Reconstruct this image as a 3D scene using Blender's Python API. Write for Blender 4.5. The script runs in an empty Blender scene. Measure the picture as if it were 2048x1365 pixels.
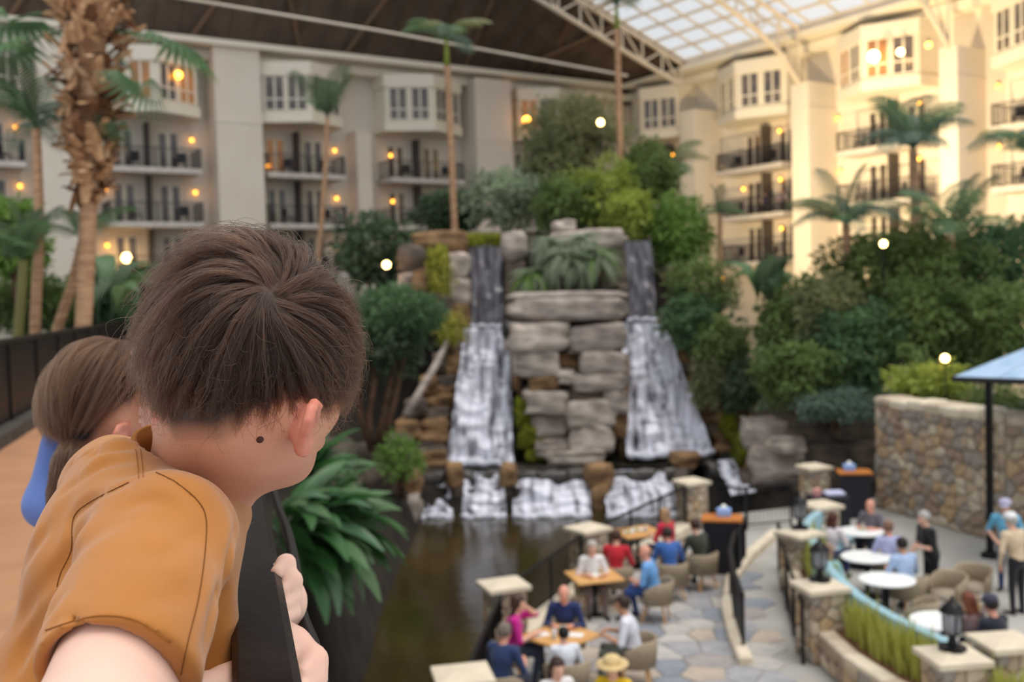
import bpy, bmesh, math, random
import numpy as np
from mathutils import Vector, Matrix, Quaternion
random.seed(7); RNG = np.random.default_rng(11)
SC = bpy.context.scene
COL = SC.collection
# ------------------------------------------------------------------ camera
FPX, IW, IH = 2048.0, 2048.0, 1365.0
CAMZ = 5.7
PITCH, ROLL = math.radians(2.55), math.radians(1.7)
_f = Vector((0, math.cos(PITCH), -math.sin(PITCH)))
_u0 = Vector((0, math.sin(PITCH), math.cos(PITCH))); _r0 = Vector((1, 0, 0))
_R = _r0*math.cos(ROLL) - _u0*math.sin(ROLL)
_U = _u0*math.cos(ROLL) + _r0*math.sin(ROLL)
CAM = Vector((0, 0, CAMZ))
cd = bpy.data.cameras.new('camera'); cam = bpy.data.objects.new('camera', cd); COL.objects.link(cam)
cd.sensor_width = 36.0; cd.lens = 36.0*FPX/IW; cd.clip_start = 0.05; cd.clip_end = 400
cam.matrix_world = Matrix(((_R.x, _U.x, -_f.x, 0), (_R.y, _U.y, -_f.y, 0), (_R.z, _U.z, -_f.z, CAMZ), (0, 0, 0, 1)))
cd.dof.use_dof = True; cd.dof.focus_distance = 1.04; cd.dof.aperture_fstop = 6.2; cd.dof.aperture_blades = 0
SC.camera = cam
# ------------------------------------------------------------------ sky and light
W = bpy.data.worlds.new('sky'); SC.world = W; W.use_nodes = True
_b = W.node_tree.nodes['Background']; _b.inputs[0].default_value = (0.93, 0.97, 1.0, 1); _b.inputs[1].default_value = 0.88
sd = bpy.data.lights.new('sun', 'SUN'); sd.energy = 1.9; sd.angle = math.radians(40); sd.color = (1.0, 0.95, 0.88)
so = bpy.data.objects.new('sun', sd); COL.objects.link(so)
so.rotation_euler = Vector((-0.25, 0.15, -1.0)).to_track_quat('-Z', 'Y').to_euler()
SC.cycles.max_bounces = 8; SC.cycles.diffuse_bounces = 3; SC.cycles.glossy_bounces = 3
SC.view_settings.view_transform = 'Standard'; SC.view_settings.look = 'None'
SC.view_settings.exposure = 0.1; SC.view_settings.gamma = 1.0; SC.view_settings.use_curve_mapping = False

# ------------------------------------------------------------------ pixel -> world helpers
def ray(px, py):
    d = _f*FPX + _R*(px - IW/2) + _U*(IH/2 - py)
    return d/d.y
def at(px, py, depth): return CAM + ray(px, py)*depth
def on_z(px, py, z):
    d = ray(px, py); return CAM + d*((z - CAMZ)/d.z)
def on_plane(px, py, p, n):
    d = ray(px, py); return CAM + d*((p - CAM).dot(n)/d.dot(n))
def proj(p):
    q = Vector(p) - CAM; w = q.dot(_f); return (IW/2 + FPX*q.dot(_R)/w, IH/2 - FPX*q.dot(_U)/w, w)

# ------------------------------------------------------------------ materials
MATS = {}
def srgb(c): return tuple(((v/255.0)/12.92 if v/255.0 <= 0.04045 else ((v/255.0+0.055)/1.055)**2.4) for v in c)
def mat(name, c, c2=None, rough=0.7, scale=6.0, detail=4.0, bump=0.0, bscale=None, metal=0.0, spec=0.3, sss=0.0, emit=None, estr=0.0,
        trans=0.0, alpha=1.0, ramp=(0.35, 0.65), coat=0.0, stretch=None, sheen=0.0, objrand=0.0):
    if name in MATS: return MATS[name]
    m = bpy.data.materials.new(name); m.use_nodes = True; nt = m.node_tree; N = nt.nodes; L = nt.links
    b = N['Principled BSDF']
    c = srgb(c); col = (*c, 1)
    b.inputs['Base Color'].default_value = col
    b.inputs['Roughness'].default_value = rough; b.inputs['Metallic'].default_value = metal
    b.inputs['Specular IOR Level'].default_value = spec
    if coat: b.inputs['Coat Weight'].default_value = coat
    if sheen: b.inputs['Sheen Weight'].default_value = sheen
    if sss:
        b.inputs['Subsurface Weight'].default_value = sss; b.inputs['Subsurface Radius'].default_value = (1.0, 0.35, 0.2); b.inputs['Subsurface Scale'].default_value = 0.012
    if emit:
        b.inputs['Emission Color'].default_value = (*srgb(emit), 1); b.inputs['Emission Strength'].default_value = estr
        m.cycles.emission_sampling = 'NONE'
    if trans: b.inputs['Transmission Weight'].default_value = trans
    if alpha < 1: b.inputs['Alpha'].default_value = alpha
    tc = N.new('ShaderNodeTexCoord'); src = tc.outputs['Object']
    if stretch:
        mp = N.new('ShaderNodeMapping'); mp.inputs['Scale'].default_value = stretch; L.new(src, mp.inputs[0]); src = mp.outputs[0]
    out = None
    if c2:
        nz = N.new('ShaderNodeTexNoise'); nz.inputs['Scale'].default_value = scale; nz.inputs['Detail'].default_value = detail; L.new(src, nz.inputs[0])
        rp = N.new('ShaderNodeValToRGB'); rp.color_ramp.elements[0].position = ramp[0]; rp.color_ramp.elements[1].position = ramp[1]
        rp.color_ramp.elements[0].color = col; rp.color_ramp.elements[1].color = (*srgb(c2), 1)
        L.new(nz.outputs[0], rp.inputs[0]); out = rp.outputs[0]
    if objrand:
        oi = N.new('ShaderNodeObjectInfo'); mr = N.new('ShaderNodeMapRange'); mr.inputs[3].default_value = 1-objrand; mr.inputs[4].default_value = 1+objrand
        L.new(oi.outputs['Random'], mr.inputs[0]); hs = N.new('ShaderNodeHueSaturation'); L.new(mr.outputs[0], hs.inputs['Value'])
        if out: L.new(out, hs.inputs['Color'])
        else: hs.inputs['Color'].default_value = col
        out = hs.outputs[0]
    if out: L.new(out, b.inputs['Base Color'])
    if bump:
        n2 = N.new('ShaderNodeTexNoise'); n2.inputs['Scale'].default_value = bscale or scale*3; n2.inputs['Detail'].default_value = 5; L.new(src, n2.inputs[0])
        bp = N.new('ShaderNodeBump'); bp.inputs['Strength'].default_value = bump; bp.inputs['Distance'].default_value = 0.02
        L.new(n2.outputs[0], bp.inputs['Height']); L.new(bp.outputs[0], b.inputs['Normal'])
    MATS[name] = m; return m

def leafmat(name, c, c2, rough=0.45, spec=0.4, trans=0.35, scale=0.6):
    """leaf: two tones over the plant, part of the light passes through"""
    if name in MATS: return MATS[name]
    m = mat(name, c, c2, rough=rough, spec=spec, scale=scale, detail=6, ramp=(0.3, 0.7))
    nt = m.node_tree; N = nt.nodes; L = nt.links; b = N['Principled BSDF']
    t = N.new('ShaderNodeBsdfTranslucent'); mx = N.new('ShaderNodeMixShader'); mx.inputs[0].default_value = trans
    src = b.inputs['Base Color'].links[0].from_socket; L.new(src, t.inputs[0])
    o = N['Material Output']; L.new(b.outputs[0], mx.inputs[1]); L.new(t.outputs[0], mx.inputs[2]); L.new(mx.outputs[0], o.inputs[0])
    return m

# ------------------------------------------------------------------ objects
def tag(o, label=None, cat=None, group=None, kind=None):
    if label: o['label'] = label
    if cat: o['category'] = cat
    if group: o['group'] = group
    if kind: o['kind'] = kind
    return o
def link(o, parent=None):
    COL.objects.link(o)
    if parent is not None: o.parent = parent
    return o
def empty(name, loc=(0, 0, 0), rz=0.0, parent=None):
    o = bpy.data.objects.new(name, None); o.location = loc; o.rotation_euler = (0, 0, rz); o.empty_display_size = 0.1
    return link(o, parent)
def mesh(name, v, f, m, parent=None, smooth=False, loc=None, fm=None):
    me = bpy.data.meshes.new(name)
    v = np.asarray(v, dtype=np.float64)
    if isinstance(f, np.ndarray): f = f.tolist()
    me.from_pydata(v.tolist(), [], f)
    ms = m if isinstance(m, (list, tuple)) else [m]
    for x in ms: me.materials.append(x)
    if fm is not None: me.polygons.foreach_set('material_index', np.asarray(fm, dtype=np.int32))
    if smooth: me.polygons.foreach_set('use_smooth', np.ones(len(me.polygons), dtype=bool))
    me.update()
    o = bpy.data.objects.new(name, me)
    if loc is not None: o.location = loc
    return link(o, parent)
def inst(name, me, parent=None, mw=None):
    o = bpy.data.objects.new(name, me); link(o, parent)
    if mw is not None: o.matrix_local = mw
    return o
def copy_tree(o, parent=None):
    c = o.copy(); link(c); c.parent = parent
    for ch in o.children: copy_tree(ch, c)
    return c

class MB:
    """collects shapes into one mesh"""
    def __init__(s): s.v = []; s.f = []; s.m = []
    def add(s, v, f, mi=0):
        k = len(s.v); s.v += [tuple(p) for p in v]; s.f += [tuple(i+k for i in q) for q in f]; s.m += [mi]*len(f); return s
    def box(s, c, d, ax=None, mi=0, bev=0.0):
        """box with centre c, full size d, optional axes (3 vectors)"""
        ax = ax or (Vector((1, 0, 0)), Vector((0, 1, 0)), Vector((0, 0, 1)))
        c = Vector(c); h = [x/2 for x in d]
        if bev <= 0:
            v = [c + ax[0]*h[0]*i + ax[1]*h[1]*j + ax[2]*h[2]*k for k in (-1, 1) for j in (-1, 1) for i in (-1, 1)]
            return s.add(v, [(0, 2, 3, 1), (4, 5, 7, 6), (0, 1, 5, 4), (2, 6, 7, 3), (0, 4, 6, 2), (1, 3, 7, 5)], mi)
        b = min(bev, min(h)*0.9); v = []; f = []
        for k, ins in ((-1, 1), (-1, 0), (1, 0), (1, 1)):
            z = h[2]*k - (0 if ins else b*k)
            q = b if ins else 0
            x, y = h[0]-q, h[1]-q
            pts = [(-x+b, -y), (x-b, -y), (x, -y+b), (x, y-b), (x-b, y), (-x+b, y), (-x, y-b), (-x, -y+b)]
            v += [c + ax[0]*p[0] + ax[1]*p[1] + ax[2]*z for p in pts]
        f = [tuple(range(7, -1, -1)), tuple(range(24, 32))]
        for r in range(3):
            for i in range(8): f.append((r*8+i, r*8+(i+1) % 8, r*8+8+(i+1) % 8, r*8+8+i))
        return s.add(v, f, mi)
    def tube(s, pts, r, n=6, mi=0, cap=True, flat=1.0):
        pts = [Vector(p) for p in pts]; m = len(pts)
        rs = r if isinstance(r, (list, tuple, np.ndarray)) else [r]*m
        t0 = (pts[1]-pts[0]).normalized(); a = Vector((0, 0, 1)) if abs(t0.z) < 0.9 else Vector((1, 0, 0))
        u = t0.cross(a).normalized(); v = []; f = []
        for i in range(m):
            t = (pts[min(i+1, m-1)] - pts[max(i-1, 0)]).normalized()
            u = (u - t*u.dot(t)).normalized(); w = t.cross(u)
            for k in range(n):
                an = 2*math.pi*k/n; v.append(pts[i] + (u*math.cos(an) + w*math.sin(an)*flat)*rs[i])
        for i in range(m-1):
            for k in range(n): f.append((i*n+k, i*n+(k+1) % n, (i+1)*n+(k+1) % n, (i+1)*n+k))
        if cap: f.append(tuple(range(n-1, -1, -1))); f.append(tuple(range((m-1)*n, m*n)))
        return s.add(v, f, mi)
    def lathe(s, prof, c=(0, 0, 0), n=16, mi=0, cap=True):
        c = Vector(c); v = []; f = []; m = len(prof)
        for r, z in prof:
            for k in range(n): an = 2*math.pi*k/n; v.append(c + Vector((r*math.cos(an), r*math.sin(an), z)))
        for i in range(m-1):
            for k in range(n): f.append((i*n+k, i*n+(k+1) % n, (i+1)*n+(k+1) % n, (i+1)*n+k))
        if cap: f.append(tuple(range(n-1, -1, -1))); f.append(tuple(range((m-1)*n, m*n)))
        return s.add(v, f, mi)
    def prism(s, poly, z0, z1, mi=0):
        n = len(poly); v = [(p[0], p[1], z0) for p in poly] + [(p[0], p[1], z1) for p in poly]
        f = [tuple(range(n-1, -1, -1)), tuple(range(n, 2*n))] + [(i, (i+1) % n, n+(i+1) % n, n+i) for i in range(n)]
        return s.add(v, f, mi)
    def quad(s, a, b, c, d, mi=0): return s.add([a, b, c, d], [(0, 1, 2, 3)], mi)
    def build(s, name, m, parent=None, smooth=False, loc=None):
        return mesh(name, [tuple(x) for x in s.v], s.f, m, parent, smooth, loc, fm=s.m if isinstance(m, (list, tuple)) else None)

# ------------------------------------------------------------------ smooth noise and implicit surfaces (numpy)
def vnoise(P, seed=0):
    """value noise in [-1,1] at points P (n,3)"""
    P = np.asarray(P, dtype=np.float64); I = np.floor(P).astype(np.int64); F = P - I; F = F*F*(3-2*F)
    def hsh(a): 
        h = (a[..., 0]*374761393 + a[..., 1]*668265263 + a[..., 2]*2147483647 + seed*974711) & 0xffffffff
        h = ((h ^ (h >> 13))*1274126177) & 0xffffffff
        return ((h ^ (h >> 16)) & 0xffff)/32767.5 - 1
    r = 0
    for dx in (0, 1):
        for dy in (0, 1):
            for dz in (0, 1):
                w = (F[..., 0] if dx else 1-F[..., 0])*(F[..., 1] if dy else 1-F[..., 1])*(F[..., 2] if dz else 1-F[..., 2])
                r = r + w*hsh(I + np.array([dx, dy, dz]))
    return r
def fbm(P, o=3, seed=0):
    r = 0; a = 1.0; P = np.asarray(P, dtype=np.float64)
    for i in range(o): r = r + a*vnoise(P*(2**i), seed+i); a *= 0.5
    return r
def cone(P, a, b, r1, r2=None):
    r2 = r1 if r2 is None else r2
    a = np.asarray(a, dtype=np.float32); b = np.asarray(b, dtype=np.float32); ba = b-a; pa = P-a
    h = np.clip((pa@ba)/max(float(ba@ba), 1e-12), 0, 1)
    return np.linalg.norm(pa - h[..., None]*ba, axis=-1) - (r1 + (r2-r1)*h)
def ell(P, c, r, M=None):
    q = P - np.asarray(c, dtype=np.float32)
    if M is not None: q = q@np.asarray(M, dtype=np.float32)      # columns of M: local axes
    r = np.asarray(r, dtype=np.float32)
    k0 = np.linalg.norm(q/r, axis=-1); k1 = np.linalg.norm(q/(r*r), axis=-1)+1e-9
    return k0*(k0-1)/k1
def smin(a, b, k):
    h = np.clip(0.5 + 0.5*(b-a)/k, 0, 1); return b + (a-b)*h - k*h*(1-h)
def nets(fn, lo, hi, h):
    """surface nets: mesh of fn(P)<0 inside the box lo..hi with cell size h"""
    lo = np.asarray(lo, dtype=np.float32); hi = np.asarray(hi, dtype=np.float32)
    n = np.maximum(np.ceil((hi-lo)/h).astype(int)+1, 3)
    ax = [lo[i] + h*np.arange(n[i], dtype=np.float32) for i in range(3)]
    G = np.stack(np.meshgrid(*ax, indexing='ij'), -1)
    V = fn(G.reshape(-1, 3)).reshape(n).astype(np.float32)
    for i in range(3):
        s = [slice(None)]*3; s[i] = 0; V[tuple(s)] = np.maximum(V[tuple(s)], 1e-3); s[i] = -1; V[tuple(s)] = np.maximum(V[tuple(s)], 1e-3)
    S = V < 0
    c = np.zeros(n-1, dtype=np.int8)
    for d in np.ndindex(2, 2, 2): c += S[d[0]:n[0]-1+d[0], d[1]:n[1]-1+d[1], d[2]:n[2]-1+d[2]]
    A = np.argwhere((c > 0) & (c < 8)); idx = -np.ones(n-1, dtype=np.int64); idx[tuple(A.T)] = np.arange(len(A))
    acc = np.zeros((len(A), 3)); cnt = np.zeros(len(A))
    for axn in range(3):
        o = [k for k in range(3) if k != axn]
        for d0 in (0, 1):
            for d1 in (0, 1):
                p = A.copy(); p[:, o[0]] += d0; p[:, o[1]] += d1; q = p.copy(); q[:, axn] += 1
                a = V[tuple(p.T)]; b = V[tuple(q.T)]; k = (a < 0) != (b < 0)
                t = np.where(k, a/np.where(k, a-b, 1), 0)
                pt = p.astype(np.float64); pt[:, axn] += t
                acc[k] += pt[k]; cnt[k] += 1
    verts = lo + h*acc/np.maximum(cnt, 1)[:, None]
    F = []
    for axn in range(3):
        o = [(axn+1) % 3, (axn+2) % 3]
        sl0 = [slice(None)]*3; sl1 = [slice(None)]*3; sl0[axn] = slice(0, -1); sl1[axn] = slice(1, None)
        a = S[tuple(sl0)]; b = S[tuple(sl1)]
        E = np.argwhere(a != b)
        ok = (E[:, o[0]] > 0) & (E[:, o[1]] > 0) & (E[:, o[0]] < n[o[0]]-1) & (E[:, o[1]] < n[o[1]]-1); E = E[ok]
        if not len(E): continue
        fl = a[tuple(E.T)]
        q = []
        for d0, d1 in ((-1, -1), (0, -1), (0, 0), (-1, 0)):
            p = E.copy(); p[:, o[0]] += d0; p[:, o[1]] += d1; q.append(idx[tuple(p.T)])
        q = np.stack(q, 1); q[~fl] = q[~fl][:, ::-1]; F.append(q)
    F = np.concatenate(F) if F else np.zeros((0, 4), int)
    return verts, F
def refine(v, fn, it=2, e=1e-3):
    v = v.astype(np.float32)
    for _ in range(it):
        f0 = fn(v); g = np.stack([fn(v+np.eye(3, dtype=np.float32)[i]*e)-fn(v-np.eye(3, dtype=np.float32)[i]*e) for i in range(3)], -1)/(2*e)
        v = v - (np.clip(f0, -0.01, 0.01)/np.maximum((g*g).sum(-1), 0.2))[:, None]*g
    return v
# ================================================================== the two hotel wings
M_WALL = mat('cream_plaster', (222, 212, 199), (218, 207, 193), rough=0.85, scale=0.5, bump=0.05, bscale=30)
M_TRIM = mat('pale_trim', (228, 219, 203), rough=0.6)
M_SLAB = mat('balcony_concrete', (205, 197, 190), (190, 182, 176), rough=0.8, scale=3)
M_DARKM = mat('dark_metal', (48, 46, 50), rough=0.45, metal=0.3)
M_SCREEN = mat('balcony_screen', (82, 76, 74), rough=0.7)
M_GLASS = mat('dark_window_glass', (74, 66, 66), (120, 108, 100), rough=0.12, spec=0.6, scale=1.3, ramp=(0.4, 0.75))
M_ROOM = mat('lit_room_glass', (170, 120, 80), (120, 90, 70), rough=0.2, scale=1.0, emit=(255, 176, 96), estr=0.10)
M_LAMP = mat('warm_lamp_glass', (255, 214, 150), rough=0.4, emit=(255, 166, 52), estr=9.0)
M_LAMPW = mat('bright_lamp_glass', (255, 226, 170), rough=0.4, emit=(255, 206, 130), estr=14.0)
M_ROOF = mat('dark_roof_boards', (106, 90, 78), (88, 74, 64), rough=0.8, scale=0.8)
M_ROOFB = mat('brown_roof_beam', (118, 94, 74), rough=0.7)
M_STEEL = mat('pale_steel', (216, 203, 186), (204, 190, 172), rough=0.5, scale=1.0)
m = bpy.data.materials.new('skylight_glass'); m.use_nodes = True; MATS['skylight_glass'] = m
_n = m.node_tree.nodes; _l = m.node_tree.links; _t = _n.new('ShaderNodeBsdfTransparent'); _t.inputs[0].default_value = (0.97, 0.98, 1, 1)
_x = _n.new('ShaderNodeMixShader'); _x.inputs[0].default_value = 0.12; _l.new(_t.outputs[0], _x.inputs[1]); _l.new(_n['Principled BSDF'].outputs[0], _x.inputs[2]); _l.new(_x.outputs[0], _n['Material Output'].inputs[0])
_n['Principled BSDF'].inputs['Roughness'].default_value = 0.1
M_SKYGLASS = m

A1, A2 = math.radians(57), math.radians(33)
E_L = Vector((math.sin(A1), math.cos(A1), 0)); N_L = Vector((E_L.y, -E_L.x, 0)); P_L = Vector((-18.258, 53.5, 0))
E_R = Vector((-math.sin(A2), math.cos(A2), 0)); N_R = Vector((-E_R.y, E_R.x, 0)); P_R = Vector((14.384, 61.0, 0))
ZUP = Vector((0, 0, 1))
LEV = (7.02, 9.80, 12.63); ZBAY = 15.65; ZEAVE = 19.55; DW = -2.0
def fl(s, d, z): return P_L + E_L*s + N_L*d + ZUP*z
def fr(s, d, z): return P_R + E_R*s + N_R*d + ZUP*z

def sphere_mesh(r, n=8, k=6):
    b = MB(); b.lathe([(max(r*math.sin(math.pi*i/k), 1e-4), -r*math.cos(math.pi*i/k)) for i in range(k+1)], n=n); return b
lamp_me = None
def wing(name, F, E, N, s0, s1, bays, cols, lit, label, lamps):
    global lamp_me
    AX = (E, N, ZUP)
    b = MB(); b.box(F((s0+s1)/2, DW-0.3, ZEAVE/2), (abs(s1-s0), 0.6, ZEAVE), AX)
    wall = b.build(name, M_WALL); tag(wall, kind='structure')
    # eave beam and frieze
    MB().box(F((s0+s1)/2, -0.9, ZEAVE+0.12), (abs(s1-s0), 2.4, 0.3), AX).box(F((s0+s1)/2, -1.5, ZEAVE-0.35), (abs(s1-s0), 1.2, 0.5), AX).build('cornice', M_TRIM, wall)
    for c0, c1, top, dd in cols:
        c = MB(); c.box(F((c0+c1)/2, (dd+DW)/2, top/2), (c1-c0, dd-DW, top), AX)
        c.box(F((c0+c1)/2, (dd+DW)/2+0.03, 15.55), (c1-c0+0.06, dd-DW, 0.16), AX)
        c.build('column', M_WALL, wall)
    for bi, (b0, b1) in enumerate(bays):
        mid = (b0+b1)/2; w = b1-b0
        for li, z in enumerate(LEV):
            bal = empty('balcony', F(mid, 0, z), parent=wall)
            bal.parent = wall
            def B(mb, nm, mt, sm=False):
                o = mb.build(nm, mt, bal, sm); o.location = -Vector(bal.location); return o
            sl = MB().box(F(mid, -1.0, z+0.14), (w, 2.0, 0.28), AX)
            B(sl, 'slab', M_SLAB)
            r = MB(); zt = z+1.3
            for (a, dd) in ((b0+0.05, None), (b1-0.05, None)):
                r.box(F(a, -1.0, zt), (0.05, 1.95, 0.05), AX); r.box(F(a, -1.0, z+0.38), (0.04, 1.95, 0.04), AX)
            r.box(F(mid, -0.05, zt), (w-0.1, 0.05, 0.05), AX); r.box(F(mid, -0.05, z+0.38), (w-0.1, 0.04, 0.04), AX)
            for a in (b0+0.05, mid, b1-0.05): r.box(F(a, -0.05, z+0.8), (0.06, 0.06, 1.05), AX)
            B(r, 'railing', M_DARKM)
            r = MB(); n = int(w/0.14)
            for k in range(1, n): r.box(F(b0+w*k/n, -0.05, z+0.84), (0.022, 0.022, 0.92), AX)
            for k in range(1, 13):
                for a in (b0+0.05, b1-0.05): r.box(F(a, -0.05-1.9*k/13, z+0.84), (0.022, 0.022, 0.92), AX)
            o = B(r, 'balusters', M_DARKM); o['kind'] = 'stuff'
            B(MB().box(F(mid, -1.6, z+1.55), (0.14, 0.8, 2.55), AX), 'privacy_screen', M_SCREEN)
            for hs in (-1, 1):
                cx = mid + hs*w*0.25
                d = MB().box(F(cx, DW+0.03, z+1.36), (1.16, 0.06, 2.2), AX); B(d, 'door', M_TRIM)
                for k in (-1, 1):
                    B(MB().box(F(cx+k*0.30, DW+0.065, z+1.36), (0.36, 0.03, 2.0), AX), 'pane', M_ROOM if (bi, li) in lit and hs == lit[(bi, li)] else M_GLASS)
        # prow bay on the top floor
        bay = empty('bay_window', F(mid, 0, ZBAY), parent=wall)
        def B(mb, nm, mt, sm=False):
            o = mb.build(nm, mt, bay, sm); o.location = -Vector(bay.location); return o
        plan = [(b0-0.15, DW), (b0-0.15, -0.35), (mid, 0.95), (b1+0.15, -0.35), (b1+0.15, DW)]
        def prism(pl, z0, z1): 
            n = len(pl); v = [F(s, d, z0) for s, d in pl] + [F(s, d, z1) for s, d in pl]
            return v, [tuple(range(n-1, -1, -1)), tuple(range(n, 2*n))] + [(i, (i+1) % n, n+(i+1) % n, n+i) for i in range(n)]
        q = MB(); q.add(*prism(plan, ZBAY, ZBAY+0.55)); q.add(*prism(plan, 18.25, 19.0)); 
        ins = [(b0-0.05, DW), (b0-0.05, -0.45), (mid, 0.78), (b1+0.05, -0.45), (b1+0.05, DW)]
        q.add(*prism(ins, ZBAY+0.5, 18.3)); B(q, 'bay_body', M_TRIM)
        for (a, c) in (((b0-0.05, -0.45), (mid, 0.78)), ((mid, 0.78), (b1+0.05, -0.45))):
            pa, pc = F(a[0], a[1], 0), F(c[0], c[1], 0); ex = (pc-pa); ln = ex.length; ex.normalize(); en = ex.cross(ZUP)
            if en.dot(N) < 0: en = -en
            ax = (ex, en, ZUP)
            for k in range(2):
                cx = ln*(0.27+0.46*k)
                fm = MB(); fm.box(pa+ex*(cx-0.53)+en*0.03+ZUP*17.28, (0.10, 0.10, 1.98), ax).box(pa+ex*(cx+0.53)+en*0.03+ZUP*17.28, (0.10, 0.10, 1.98), ax)
                fm.box(pa+ex*cx+en*0.03+ZUP*17.28, (0.10, 0.08, 1.9), ax)
                for zz in (16.32, 16.95, 18.22): fm.box(pa+ex*cx+en*0.03+ZUP*zz, (1.05, 0.08, 0.08), ax)
                B(fm, 'window_frame', M_TRIM)
                for h in (-1, 1):
                    B(MB().box(pa+ex*(cx+h*0.27)+en*0.012+ZUP*17.28, (0.46, 0.03, 1.86), ax), 'pane', M_ROOM if (bi, 3) in lit and lit[(bi, 3)] == k else M_GLASS)
    if lamp_me is None:
        o = sphere_mesh(0.095, 10, 6).build('globe', M_LAMP); lamp_me = o.data; bpy.data.objects.remove(o)
    for (px, py, dd) in lamps:
        p = on_plane(px, py, F(0, dd, 0), N)
        l = empty('wall_lamp', p, parent=wall); inst('globe', lamp_me, l)
        br = MB().box((0, 0, 0), (0.08, abs(dd-DW) if abs(dd-DW) < 0.5 else 0.06, 0.08), AX).box(N*-0.1+ZUP*0.17, (0.1, 0.3, 0.03), AX).build('bracket', M_DARKM, l)
    return wall

wall_left = wing('wall_left', fl, E_L, N_L, -34, 34.5,
    [(-19.0, -14.2), (-11.0, -6.1), (-2.35, 2.45), (6.1, 10.7), (13.65, 18.65), (23.1, 27.6)],
    [(-5.4, -3.3, 19.55, 0.0), (3.32, 5.85, 19.55, 0.0), (11.75, 12.65, 15.6, -0.6), (19.6, 22.25, 19.3, 0.0), (-13.6, -11.7, 19.5, 0)],
    {(2, 3): 1, (5, 3): 0, (3, 2): -1}, None,
    [(384, 280, -1.8), (391, 385, -1.8), (210, 379, -1.8), (215, 491, -1.8), (670, 301, -1.8), (674, 397, -1.8), (679, 493, -1.8), (537, 332, -1.8), (782, 311, -1.8),
     (786, 403, -1.8), (75, 92, -1.8), (31, 254, -1.8), (40, 372, -1.8), (50, 490, -1.8), (400, 494, -1.8), (1103, 415, -1.8)])
wall_right = wing('wall_right', fr, E_R, N_R, -48, 14.0,
    [(6.6, 10.9), (-2.45, 2.8), (-11.1, -6.3), (-20.3, -15.2)],
    [(-4.75, -3.5, 17.0, 0.35), (-13.75, -12.8, 17.0, 0.35), (4.3, 5.6, 17.0, 0.35)],
    {(2, 3): 1, (3, 2): 1}, None,
    [(1558, 262, -1.8), (1486, 378, -1.8), (1560, 359, -1.8), (1562, 457, -1.8), (1675, 237, -1.8), (1838, 206, -1.8), (1836, 318, -1.8), (1680, 343, -1.8), (1344, 405, -1.8),
     (1682, 549, 0.1), (1444, 558, -1.8), (1995, 172, -1.8), (1997, 293, -1.8), (1354, 176, -1.2), (1345, 310, -1.8)])
# the lit lanterns inside rooms: pendant lamps near the glass
def pendant(name, px, py, F, N, d, r, mt, label):
    p = on_plane(px, py, F(0, d, 0), N)
    e = empty(name, p); tag(e, label, 'lamp', 'lamps glowing in the hotel wings')
    sphere_mesh(r, 10, 7).build('globe', mt, e, True)
    MB().tube([(0, 0, r*0.8), (0, 0, r+0.25)], 0.02, 5).lathe([(0.08, 0), (0.10, 0.05), (0.02, 0.09)], (0, 0, r), 8).build('fitting', M_DARKM, e)
pendant('pendant_lamp', 253, 516, fl, N_L, -1.2, 0.26, M_LAMPW, 'bright white lamp in the dark doorway below the lowest balcony behind the big palm')
pendant('pendant_lamp', 357, 150, fl, N_L, 0.55, 0.2, M_LAMP, 'orange lamp in the top bay window beside the shaggy palm')
pendant('pendant_lamp', 1053, 240, fl, N_L, 0.6, 0.24, M_LAMP, 'orange lamp in top window beyond the second pale column')
pendant('pendant_lamp', 1747, 113, fr, N_R, 1.2, 0.3, M_LAMPW, 'large bright lamp in the second window of sunlit bay')
pendant('pendant_lamp', 1801, 104, fr, N_R, 0.95, 0.18, M_LAMPW, 'small bright lamp in the third window of sunlit bay')
pendant('pendant_lamp', 1857, 90, fr, N_R, 0.5, 0.15, M_LAMP, 'small orange lamp in the fourth window of sunlit bay')
# dark doorway of the lit lamp
# ================================================================== roof over the shaded wing, skylight, trusses
CORN = P_R + E_R*11.49
ZS, TS = 20.25, math.tan(math.radians(20))
def sk(s, u, dz=0): return P_R + E_R*s + N_R*u + ZUP*(ZS + TS*u + dz)
SG = 5.36
def rp(u, t):
    lo = CORN + N_R*u + N_L*(-2.6) + ZUP*(ZEAVE+0.2); return lo.lerp(sk(SG, u, 0.05), t)
b = MB(); nu = 46
for k in range(nu): b.quad(rp(-3.0+1.35*k, 0), rp(-3.0+1.35*(k+1), 0), rp(-3.0+1.35*(k+1), 1), rp(-3.0+1.35*k, 1))
roof = b.build('ceiling', M_ROOF); tag(roof, kind='structure')
for k in range(1, nu): MB().tube([rp(-3.0+1.35*k, 0.0)-ZUP*0.05, rp(-3.0+1.35*k, 1.0)-ZUP*0.05], 0.05, 4).build('roof_rib', M_ROOF, roof)
for (ua, ta, ub, tb) in ((8.2, 1.0, 5.2, 0.02), (17.5, 0.8, 20.0, 0.02), (25.5, 0.62, 29, 0.02), (25.5, 0.6, 22.2, 0.02), (13, 1, 11.5, 0.02), (34, 0.5, 38, 0.02), (34, 0.5, 31.5, 0.02), (5.2, 0.98, 7.5, 0.3)):
    MB().tube([rp(ua, ta)-ZUP*0.15+N_L*0.1, rp(ub, tb)-ZUP*0.15+N_L*0.1], 0.14, 6).build('roof_brace', M_ROOFB, roof)
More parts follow.
